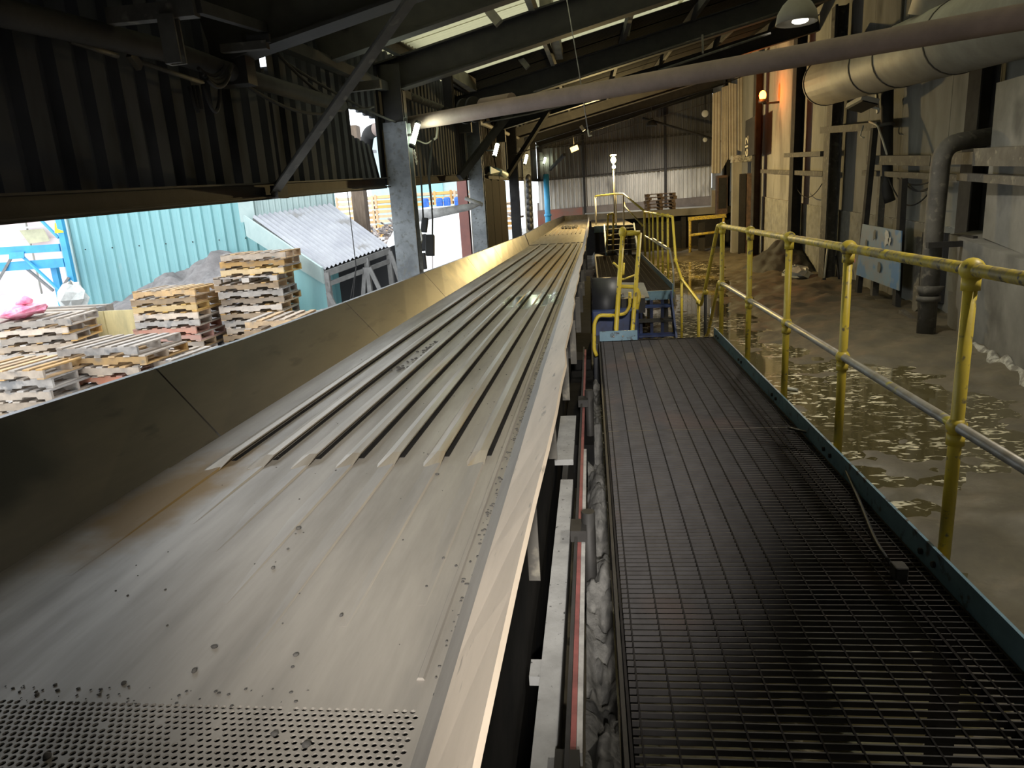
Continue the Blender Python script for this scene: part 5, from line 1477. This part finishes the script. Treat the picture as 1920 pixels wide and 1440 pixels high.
# other hanging lamps
for p, lab in (((5.092,33.000,4.965), 'round white reflector lamp hanging high beside the end wall'), ((5.099,33.000,3.886), 'small white lamp at the tip of the pipe arm')):
    o = thing('reflector_lamp', lab, 'lamp', p)
    p = Vector(p)
    MB().ball(p, 0.15 if 'round' in lab else 0.10, 14, 8, (1, 0.3, 1)).build('reflector', 'white_paint', o)
    MB().tube([p, p + Vector((0, 0.05, 0.75 if 'round' in lab else 0.12))], 0.02, 6).build('stem', 'soot', o)
for p, lab in (((2.806,33.000,4.626), 'dark bell-shaped pendant lamp before the end wall'),):
    o = thing('pendant_lamp', lab, 'lamp', p)
    p = Vector(p)
    MB().tube([p, p + Vector((0, 0, 0.12)), p + Vector((0, 0, 0.3))], [0.26, 0.2, 0.06], 14).build('shade', 'soot', o)
    MB().tube([p + Vector((0, 0, 0.3)), p + Vector((0, 0, 0.8))], 0.02, 6).build('stem', 'dust_steel', o)
    lamp('pendant_lamp_light', 'SPOT', p + Vector((0, 0, -0.03)), 900, (1.0, 0.95, 0.86), 0.1, o, spot=2.3, aim=p + Vector((0, 1.2, -3)))
o = thing('floodlight', 'yellow-edged floodlight hanging from the roof on the left of the end wall', 'lamp', (-0.483,26.000,3.392))
p = Vector((-0.483,26.000,3.392))
MB().bar((-0.616,26.000,3.347), (-0.350,26.000,3.436), 0.25, 0.16).build('housing', 'cream', o)
MB().tube([p, (-0.522,26.000,3.823)], 0.02, 6).build('stem', 'dust_steel', o)
o = thing('cleat_block', 'small white fitting on the roof conduit left of the hook', 'fitting', (-0.164,24.000,3.867))
MB().bar((-0.213,24.000,3.936), (-0.115,24.000,3.782), 0.10, 0.10).build('block', 'cream', o)

# ================================================================ THE YARD OUTSIDE
def yard(x, y):
    h = -0.85 + 0.04 * vnoise(x * 0.8, y * 0.7, 9)
    h += max(0.0, y - 22) * 0.055
    return h


MB().field(-60, -2.9, -8, 110, 60, 110, yard).build('ground', 'snow', label='trampled snow covering the yard outside', cat='snow', kind='structure')

# ---- pallets
_pm = {}
for key, w in (('wood', 'wood'), ('wood_grey', 'wood_grey'), ('wood_red', 'wood_red'), ('wood_orange', 'wood_orange'), ('old_timber', 'old_timber')):
    W_, D_, H_ = 1.24, 1.02, 0.138
    _pm[key] = {
        'top_board': MB().box((-0.048, -D_ / 2, H_ - 0.020), (0.048, D_ / 2, H_)).mesh('top_board', w),
        'bottom_board': MB().box((-0.05, -D_ / 2, 0.0), (0.05, D_ / 2, 0.018)).mesh('bottom_board', w),
        'stringer': MB().add([(x, s, z) for s in (-0.02, 0.02) for x, z in ((-W_ / 2, 0.018), (-0.42, 0.018), (-0.40, 0.05), (-0.20, 0.05), (-0.18, 0.018), (0.18, 0.018), (0.20, 0.05), (0.40, 0.05), (0.42, 0.018), (W_ / 2, 0.018), (W_ / 2, 0.118), (-W_ / 2, 0.118))],
                             [tuple(range(11, -1, -1)), tuple(range(12, 24))] + [(i, (i + 1) % 12, 12 + (i + 1) % 12, 12 + i) for i in range(12)]).mesh('stringer', w),
        'block': MB().box((-0.07, -0.05, 0.018), (0.07, 0.05, 0.118)).mesh('block', w),
        'rail': MB().box((-W_ / 2, -0.05, 0.10), (W_ / 2, 0.05, 0.118)).mesh('rail', w),
    }
ORD = ['topmost', 'second', 'third', 'fourth', 'fifth', 'sixth', 'seventh', 'eighth', 'ninth', 'tenth', 'eleventh', 'twelfth', 'lowest', 'last']
rp = random.Random(21)


def pallet(x, y, z, rot, label, group, wood='wood', style='stringer', nb=7, tilt=0.0):
    o = thing('wooden_pallet', label, 'pallet', (x, y, z), group)
    o.rotation_euler = (tilt, 0, rot)
    P_ = _pm[wood]

    def kid(nm, loc, alt=None):
        c = bpy.data.objects.new(nm, (_pm[alt] if alt else P_)[nm])
        COL.objects.link(c)
        c.parent = o
        c.location = loc
    for i in range(nb):
        kid('top_board', (-0.57 + 1.14 * i / (nb - 1), rp.uniform(-.012, .012), 0), 'wood_grey' if rp.random() < 0.25 else None)
    for i in range(3):
        kid('bottom_board', (-0.57 + 0.57 * i, 0, 0))
    for s in (-0.485, 0.0, 0.485):
        if style == 'stringer':
            kid('stringer', (0, s, 0))
        else:
            kid('rail', (0, s, 0))
            for bx in (-0.54, 0, 0.54):
                kid('block', (bx, s, 0))
    return o


#  x, y, base z, count, rotation, description, group
STACKS = [
    (-6.80, 9.28, -0.85, 6, -0.05, 'middle stack with a grey slatted top nearest the trough', 'pallets in the middle near stack', {0: 'wood_grey', 3: 'wood_red'}, {}),
    (-7.72, 8.62, -0.85, 5, 0.03, 'near left stack with a pale slatted top', 'pallets in the near left stack', {1: 'wood_grey', 2: 'wood_grey', 3: 'wood_grey'}, {}),
    (-9.75, 11.45, -0.85, 7, 0.22, 'leaning far left stack below the pink wrap', 'pallets in the far left stack', {0: 'wood_grey'}, {}),
    (-8.02, 12.75, -0.85, 9, 0.04, 'stack in front of the gravel heap', 'pallets in the gravel heap stack', {2: 'wood_orange', 4: 'wood_grey', 5: 'wood_red', 6: 'wood_red'}, {}),
    (-6.62, 13.35, -0.85, 13, 0.10, 'tallest stack beside the turquoise shed', 'pallets in the tallest stack', {4: 'wood', 5: 'wood_grey', 2: 'wood_orange', 9: 'wood_grey'}, {3: 'block'}),
    (-5.20, 11.15, -0.85, 6, 0.06, 'stack peeping over the trough beside the tallest stack', 'pallets in the low right stack', {0: 'wood'}, {}),
    (-5.62, 9.55, -0.85, 4, 0.0, 'low stack half hidden behind the trough rim', 'pallets in the low front stack', {0: 'wood_grey'}, {}),
]
for (x, y, z, n, rot, desc, grp, woods, styles) in STACKS:
    for k in range(n):
        lvl = n - 1 - k
        j = 0.05
        dx = 0.0
        if 'tallest' in desc and k < 3:
            dx = 0.14
        nm = ORD[k] if k < n - 1 else 'lowest'
        pallet(x + dx + rp.uniform(-j, j), y + rp.uniform(-j, j), z + lvl * 0.1405, rot + rp.uniform(-0.04, 0.04),
               '%s wooden pallet of the %s' % (nm, desc), grp, woods.get(k, 'wood'), styles.get(k, 'stringer'), 7 if rp.random() < .6 else 6, 0.0)
# pallets on the platform inside
for k in range(5):
    p = (3.068,32.200,1.061)
    pallet(p[0] + rp.uniform(-.05, .05), 32.2, 1.03 + (4 - k) * 0.1405, rp.uniform(-.06, .06), '%s pallet of the small stack on the far platform' % (ORD[k] if k < 4 else 'lowest'), 'pallets on the far platform', 'old_timber', 'block')

# ---- turquoise shed with its grey lean-to
sh = thing('shed', 'turquoise corrugated shed wall with pale corner flashing', 'shed', (-10.5, 16.6, -0.9))
A0, A1 = (-12.680,16.220,2.010), (-12.430,15.810,0.250)
B0 = (-8.210,16.790,2.060)
ax, ay = A0[0] + 0.15, A0[1] - 0.2
bx, by = -6.2, 17.1
MB().corr((ax, ay, -0.95), (bx, by, -0.95), (ax, ay, 3.2), (bx, by, 3.2), 0.245, 0.045, (0.05, -1, 0)).build('wall_sheet', 'turquoise', sh)
MB().slab([(ax - 0.28, ay - 0.07, -0.95), (ax + 0.03, ay - 0.07, -0.95), (ax + 0.03, ay - 0.07, 3.2), (ax - 0.28, ay - 0.07, 3.2)], 0.05, (0, -1, 0)).build('corner_flashing', 'turquoise_pale', sh)
MB().slab([(ax - 0.28, ay - 0.06, -0.95), (ax - 0.28, ay + 4, -0.95), (ax - 0.28, ay + 4, 3.2), (ax - 0.28, ay - 0.06, 3.2)], 0.05, (-1, 0, 0)).build('side_wall', 'turquoise_pale', sh)
MB().slab([(ax - 0.3, ay - 0.1, 3.2), (bx, by - 0.1, 3.2), (bx, by + 4, 3.4), (ax - 0.3, ay + 4, 3.4)], 0.08, (0, 0, 1)).build('roof', 'galv', sh)
rg = random.Random(2)
for i in range(9):
    p = Vector((ax, ay - 0.06, 1.15)).lerp(Vector((bx, by - 0.06, 1.2)), (i + 0.5) / 10)
    MB().ball(p, 0.018, 6, 4).build('screw', 'soot', sh)
lt = thing('lean_to', 'grey corrugated lean-to roof over a dark timber-framed opening', 'lean-to', (-5.4, 13.6, -0.9))
U0, U1, L0, L1 = (-7.750,15.810,1.660), (-6.140,16.680,1.850), (-5.360,13.740,0.520), (-4.370,15.090,0.850)
nrm = (Vector(L1) - Vector(L0)).cross(Vector(U0) - Vector(L0)).normalized()
if nrm.z < 0:
    nrm = -nrm
MB().corr(L0, L1, U0, U1, 0.11, 0.05, nrm, 'sine').build('roof_sheet', 'galv', lt)
MB().slab([Vector(U0) - nrm * 0.03, Vector(U1) - nrm * 0.03, Vector(L1) - nrm * 0.03, Vector(L0) - nrm * 0.03], 0.05, nrm).build('roof_deck', 'grey_frame', lt)
e = Vector((-0.10, -0.02, 0.0))
MB().slab([Vector(U0) + e + Vector((-.05, 0, 0.05)), Vector(L0) + e * 0.3 + Vector((0, 0, 0.05)), Vector(L0) + Vector((-.02, 0, -0.28)), Vector(U0) + e + Vector((-.05, 0, -0.42))], 0.05).build('barge_board', 'turquoise_pale', lt)
# grey wall strip behind the lean-to
V0, V1 = (-7.820,16.010,2.090), (-6.160,16.880,2.240)
MB().corr((U0[0] - 0.05, U0[1] + 0.15, U0[2] - 0.1), (U1[0], U1[1] + 0.15, U1[2] - 0.1), (V0[0] - .05, V0[1] + 0.1, V0[2] + 0.8), (V1[0], V1[1] + 0.1, V1[2] + 0.8), 0.13, 0.03, (0.1, -1, 0)).build('upper_wall', 'turquoise_pale', lt)
c0 = Vector(U0)
MB().slab([c0 + Vector((-0.35, 0.1, -0.1)), c0 + Vector((0.02, 0.1, -0.1)), c0 + Vector((0.02, 0.1, 1.2)), c0 + Vector((-0.35, 0.1, 1.2))], 0.04, (0, -1, 0)).build('corner_flashing', 'turquoise_pale', lt)
# side cheek and timber front
Lv0, Lv1 = Vector(L0), Vector(L1)
MB().slab([Lv0 + Vector((0, 0.02, -0.08)), Vector((Lv0.x, Lv0.y, -0.9)), Vector((U0[0] + 0.3, U0[1], -0.9)), Vector((U0[0] + 0.3, U0[1], U0[2] - 0.35))], 0.04).build('side_cheek', 'turquoise', lt)
fd_ = (Lv1 - Lv0)
for t in (0.02, 0.62, 0.98):
    q = Lv0 + fd_ * t
    MB().bar((q.x, q.y, q.z - 0.06), (q.x, q.y, -0.9), 0.10, 0.10, up=(0, 1, 0)).build('post', 'grey_frame', lt)
MB().bar(Lv0 + Vector((0, 0, -0.08)), Lv1 + Vector((0, 0, -0.08)), 0.08, 0.12).build('eave_beam', 'grey_frame', lt)
MB().bar(Lv0 + Vector((0, -.02, -0.30)), Lv1 + Vector((0, -.02, -0.30)), 0.06, 0.09).build('lintel', 'grey_frame', lt)
back = Vector((-0.1, 1.0, 0))
MB().slab([Vector((Lv0.x, Lv0.y, -0.9)) + back, Vector((Lv1.x, Lv1.y, -0.9)) + back, Lv1 + back, Lv0 + back], 0.03, (0, -1, 0)).build('back_wall', 'dark_inside', lt)
mid = Lv0 + fd_ * 0.60
for p, q in ((mid + Vector((0, -.08, -0.25)), mid + Vector((-0.15, -.08, -1.1))), (mid + Vector((0.05, -.09, -0.25)), mid + Vector((0.06, -.09, -1.1))), (mid + Vector((0.1, -.10, -0.25)), mid + Vector((0.42, -.10, -1.1))),
             (Lv0 + Vector((0.03, -.08, -0.45)), Lv0 + Vector((0.25, -.08, -1.0))), (Lv1 + Vector((0.02, -.06, -0.1)), Lv1 + Vector((0.30, -.1, -1.2)))):
    MB().bar(p, q, 0.085, 0.05, up=(0, 1, 0)).build('brace', 'grey_frame', lt)
o = thing('wire_rope', 'thin wire rope hanging over the lean-to roof down to the braces', 'rope', (-4.030,11.750,0.640))
MB().tube([(-4.800,14.000,2.110), (-4.660,13.600,1.290), (-4.530,13.230,0.580)], 0.010, 5).tube([(-4.530,13.230,0.580), (-4.660,13.070,-0.010)], 0.010, 5).tube([(-4.530,13.230,0.580), (-4.610,13.070,-0.010)], 0.010, 5).build('rope', 'soot', o)

# ---- gravel heap and plywood bay
MB().field(-13.4, -7.0, 13.0, 16.5, 60, 40, heap(-8.7, 16.2, 5.0, 3.9, 1.75, 6, -0.85)).build('gravel', 'gravel', label='grey gravel heap piled against the turquoise shed', cat='gravel', kind='stuff')
for i, (a, b, lab) in enumerate((((-9.620,12.270,0.070), (-9.300,12.310,0.070), 'narrow yellow plywood sheet holding back the gravel'), ((-9.270,12.310,0.070), (-8.520,12.300,0.070), 'wide yellow plywood sheet holding back the gravel'))):
    MB().slab([(a[0], a[1], -0.85), (b[0], b[1], -0.85), b, a], 0.04, (0, -1, 0)).build('plywood_sheet', 'ply', label=lab, cat='plywood')

# ---- blue pallet rack
rk = thing('pallet_rack', 'bright blue steel rack upright and beams left of the shed', 'rack', (-12.2, 15.0, -0.9))
u0, u1 = Vector((-12.140,15.250,2.020)), Vector((-11.840,14.850,0.280))
ux, uy = u0.x + 0.15, u0.y - 0.15
MB().bar((ux, uy, -0.9), (ux, uy, 3.2), 0.14, 0.10, up=(0, 1, 0)).build('upright', 'rack_blue', rk)
r0 = Vector((-12.690,15.400,0.820)); r1 = Vector((-12.480,15.230,0.050))
MB().bar((r1.x, r1.y, -0.9), (r1.x, r1.y, 0.95), 0.15, 0.1, up=(0, 1, 0)).build('rear_upright', 'rack_blue', rk)
for p, q, h_ in (((-15.420,14.660,1.270), (-12.100,15.060,1.250), 0.17), ((-15.530,14.650,0.880), (-12.090,15.080,0.910), 0.20)):
    MB().bar(p, q, 0.06, h_).build('beam', 'rack_blue', rk)
for p, q, m_ in (((-13.170,14.970,1.220), (-13.640,14.730,0.500), 'grey_frame'), ((-13.120,14.980,1.220), (-11.920,14.710,0.160), 'rack_blue'), ((-13.090,15.050,0.870), (-12.520,15.080,0.280), 'grey_frame'), ((-12.570,15.180,1.950), (-12.130,15.120,1.470), 'rack_blue'), ((-12.190,14.920,0.320), (-12.000,15.010,0.570), 'grey_frame')):
    MB().bar(p, q, 0.05, 0.05).build('diagonal', m_, rk)
MB().slab([(-13.230,14.880,1.210), (-12.890,14.920,1.210), (-12.890,14.890,1.070), (-13.230,14.840,1.060)], 0.02).build('gusset', 'rack_blue', rk)
MB().slab([(-12.120,15.020,1.580), (-11.920,15.040,1.580), (-11.950,15.100,1.810), (-12.120,15.080,1.800)], 0.02).build('load_tag', 'yellow_tag', rk)
# crumpled pale sheeting at rack foot
sk = thing('crumpled_sheet', 'crumpled pale sheeting at the foot of the blue rack', 'sheeting', (-11.050,13.880,0.180))
rg = random.Random(8)
rows = []
p0_ = Vector((-11.070,13.880,0.180))
for j in range(7):
    t = math.pi * j / 6
    rows.append([p0_ + Vector((math.sin(t) * math.cos(2 * math.pi * k / 10) * 0.34 * rg.uniform(.6, 1.2), math.sin(t) * math.sin(2 * math.pi * k / 10) * 0.3 * rg.uniform(.6, 1.2), -math.cos(t) * 0.36 * rg.uniform(.7, 1.15))) for k in range(10)])
MB().loft(rows, closed=True, cap=True).build('sheet_fold', 'white_plastic', sk)
MB().box((p0_.x - 0.25, p0_.y - 0.2, -0.9), (p0_.x + 0.25, p0_.y + 0.2, p0_.z - 0.2)).build('sheet_base', 'concrete', sk)
# pink wrap on far left stack
pk = thing('plastic_wrap', 'bright pink plastic wrap bundled on top of the far left pallets', 'wrap', (-9.890,11.140,0.280))
p0_ = Vector((-9.970,11.230,0.270))
rows = []
for j in range(9):
    t = math.pi * j / 8
    rows.append([p0_ + Vector((math.sin(t) * math.cos(2 * math.pi * k / 14) * 0.42 * rg.uniform(.8, 1.1), math.sin(t) * math.sin(2 * math.pi * k / 14) * 0.4 * rg.uniform(.8, 1.1), -math.cos(t) * 0.12 * rg.uniform(.7, 1.25) + 0.05 * math.sin(t) * math.cos(2 * math.pi * k / 14))) for k in range(14)])
MB().loft(rows, closed=True, cap=True).build('bundle', 'magenta', pk)
MB().tube([p0_ + Vector((0.0, -0.1, 0.12)), p0_ + Vector((0.18, -0.1, 0.2)), p0_ + Vector((0.28, -0.1, 0.17))], [0.05, 0.08, 0.04], 8).build('fold', 'magenta', pk)
tb = thing('timber_stack', 'low bed of planks under the pink wrap', 'timber', (-10.3, 12.6, -0.9))
for k in range(4):
    MB().box((-11.6, 12.1 + k * 0.25, -0.9), (-9.6, 12.3 + k * 0.25, p0_.z - 0.16 + 0.02 * (k % 2))).build('plank', 'wood_grey', tb)
# pink building far left
pb = thing('building', 'faded pink sheeted building with an olive boarded window far left', 'building', (-22, 26, -0.9))
c0, c1 = Vector((-28.030,24.820,2.430)), Vector((-20.550,25.730,2.380))
MB().slab([(c0.x, c0.y, -0.8), (c1.x, c1.y, -0.8), (c1.x, c1.y, 5), (c0.x, c0.y, 5)], 0.2, (0, -1, 0)).build('wall', 'pink_sheet', pb)
w = [(-21.440,25.140,1.300), (-20.680,25.250,1.350), (-20.910,25.340,1.820), (-21.810,25.230,1.820)]
MB().slab(w, 0.06, (0, -1, 0)).build('boarded_window', 'olive', pb)
MB().bar((-21.840,25.140,1.900), (-20.830,25.270,1.920), 0.06, 0.06).build('lintel', 'white_paint', pb)
for t in (0.3, 0.62, 0.86):
    q = c0.lerp(c1, t)
    MB().box((q.x - .02, q.y - 0.24, -0.8), (q.x + 0.02, q.y - 0.18, 5)).build('sheet_joint', 'concrete', pb)
MB().slab([(c0.x, c0.y - .1, 1.2), (c1.x, c1.y - 0.1, 1.2), (c1.x, c1.y - 0.1, 1.45), (c0.x, c0.y - .1, 1.45)], 0.1, (0, -1, 0)).build('band', 'pink_sheet', pb)

# ---- posts seen through the openings
for p, w, top, m_, lab in (((-5.520,16.940,1.340), 0.30, 3.6, 'old_timber', 'old brown timber post beyond the lean-to roof'), ((-3.270,18.560,0.480), 0.25, 3.6, 'post_red', 'rust-red steel post seen through the opening'),
                           ((-3.190,19.620,0.520), 0.24, 3.6, 'bark', 'grey bark-covered trunk right of the rust-red post'), ((-2.560,24.440,0.780), 0.11, 2.6, 'post_red', 'thin pink-red post beside the brown doors')):
    if m_ == 'bark':
        MB().tube([(p[0], p[1], -0.95), (p[0] + 0.03, p[1], 1.5), (p[0], p[1], top)], w / 2, 12).build('trunk', m_, label=lab, cat='post')
    else:
        MB().bar((p[0], p[1], -0.95), (p[0], p[1], top), w, w, up=(0, 1, 0)).build('post', m_, label=lab, cat='post')
# ---- distant clutter
sc = MB()
rg = random.Random(31)
for i in range(420):
    x = rg.uniform(-13, -3.6)
    y = rg.uniform(26, 33)
    z = yard(x, y) + (y - 25.5) * 0.17 + rg.uniform(-.1, .2)
    L = rg.uniform(0.2, 0.9)
    a = rg.uniform(0, 6.3)
    sc.bar((x, y, z), (x + L * math.cos(a), y + L * math.sin(a), z + rg.uniform(-.3, .4)), rg.uniform(.05, .2), rg.uniform(.02, .12))
sc.build('scrap', 'scrap', label='heap of tangled rusty scrap at the back of the yard', cat='scrap', kind='stuff')
rg = random.Random(5)
for i in range(26):
    col, lev = i % 9, i // 9
    x = -12.4 + col * 1.02
    y = 36.0
    o = thing('crate', '%s orange timber crate in the far row, %s tier' % (['first', 'second', 'third', 'fourth', 'fifth', 'sixth', 'seventh', 'eighth', 'ninth'][col], ['bottom', 'middle', 'top'][lev]), 'crate', (x, y, yard(x, y) + 0.5 + lev * 0.72), 'orange crates at the back of the yard')
    z = o.location.z
    if i == 0 or True:
        for zz in (0.06, 0.30, 0.54):
            MB().box((x - 0.46, y - 0.4, z + zz - 0.05), (x + 0.46, y + 0.4, z + zz + 0.09)).build('slat', 'crate_orange', o)
        for sx in (-0.42, 0.42):
            MB().box((x + sx - 0.06, y - 0.44, z), (x + sx + 0.06, y - 0.40, z + 0.68)).build('corner_board', 'crate_orange', o)
MB().box((-13.2, 35.4, -0.9), (-2.9, 36.8, yard(-8, 36) + 0.52)).build('crate_bank', 'snow', label='snow bank under the far orange crates', cat='snow bank', kind='structure')
def bank(x, y):
    t = max(0.0, min(1.0, (y - 24.3) / 2.6))
    e = max(0.0, min(1.0, (x + 8.6) / 1.6))
    return lerp(yard(x, y) - 0.2, pw([(-8.6, 1.72), (-3, 1.66)], x) + 0.0, t * t * (3 - 2 * t) * e) + 0.05 * vnoise(x * 2, y * 2, 3)


MB().field(-8.6, -3.2, 24.0, 31.0, 24, 30, bank).build('ground', 'snow', label='white snow bank carrying the blue drums beyond the opening', cat='snow bank', kind='structure')
for i, px_ in enumerate(((-6.320,27.380,1.910), (-5.780,27.440,1.890), (-5.490,27.480,1.900), (-5.080,27.530,1.890))):
    x, y, z = px_
    o = thing('plastic_drum', ['first', 'second', 'third', 'fourth'][i] + ' blue plastic drum counted from the left on the far bank', 'drum', (x, y, z - 0.2), 'blue drums on the far bank')
    MB().tube([(x, y, z - 0.20), (x, y, z - 0.12), (x, y, z + 0.1), (x, y, z + 0.16)], [0.12, 0.135, 0.135, 0.11], 14).build('shell', 'drum_blue', o)
    MB().tube([(x, y, z - 0.01), (x, y, z + 0.02)], 0.14, 14).build('hoop', 'drum_blue', o)
yb2 = thing('building', 'turquoise and white building far behind the scrap heap', 'building', (-9, 52, 0.5))
MB().box((-16, 52, 0.4), (-6.2, 54, 7.5)).build('wall', 'turquoise_pale', yb2)
MB().box((-12.5, 51.8, 0.4), (-10.6, 52, 4.4)).build('door', 'turquoise', yb2)
MB().box((-7.6, 51.8, 2.3), (-6.4, 52, 4.4)).build('sheet', 'crate_orange', yb2)
for i, (px_, lab) in enumerate((((-12.681,61.381,-0.720), 'grey slab lying on the snow beyond the opening'), ((-28.089,99.908,-0.720), 'dark steel offcut lying on the snow right of the lean-to'))):
    x, y, z = px_
    o = thing('concrete_slab', lab, 'slab', (x, y, -0.9))
    MB().box((x - 0.5 + 0.25 * i, y - 0.2, z - 0.05), (x + 0.5 - 0.25 * i, y + 0.2, z + 0.05)).build('top', 'concrete', o)
    MB().box((x - 0.4 + 0.25 * i, y - 0.15, -0.95), (x + 0.4 - 0.25 * i, y + 0.15, z - 0.05)).build('foot', 'snow', o)
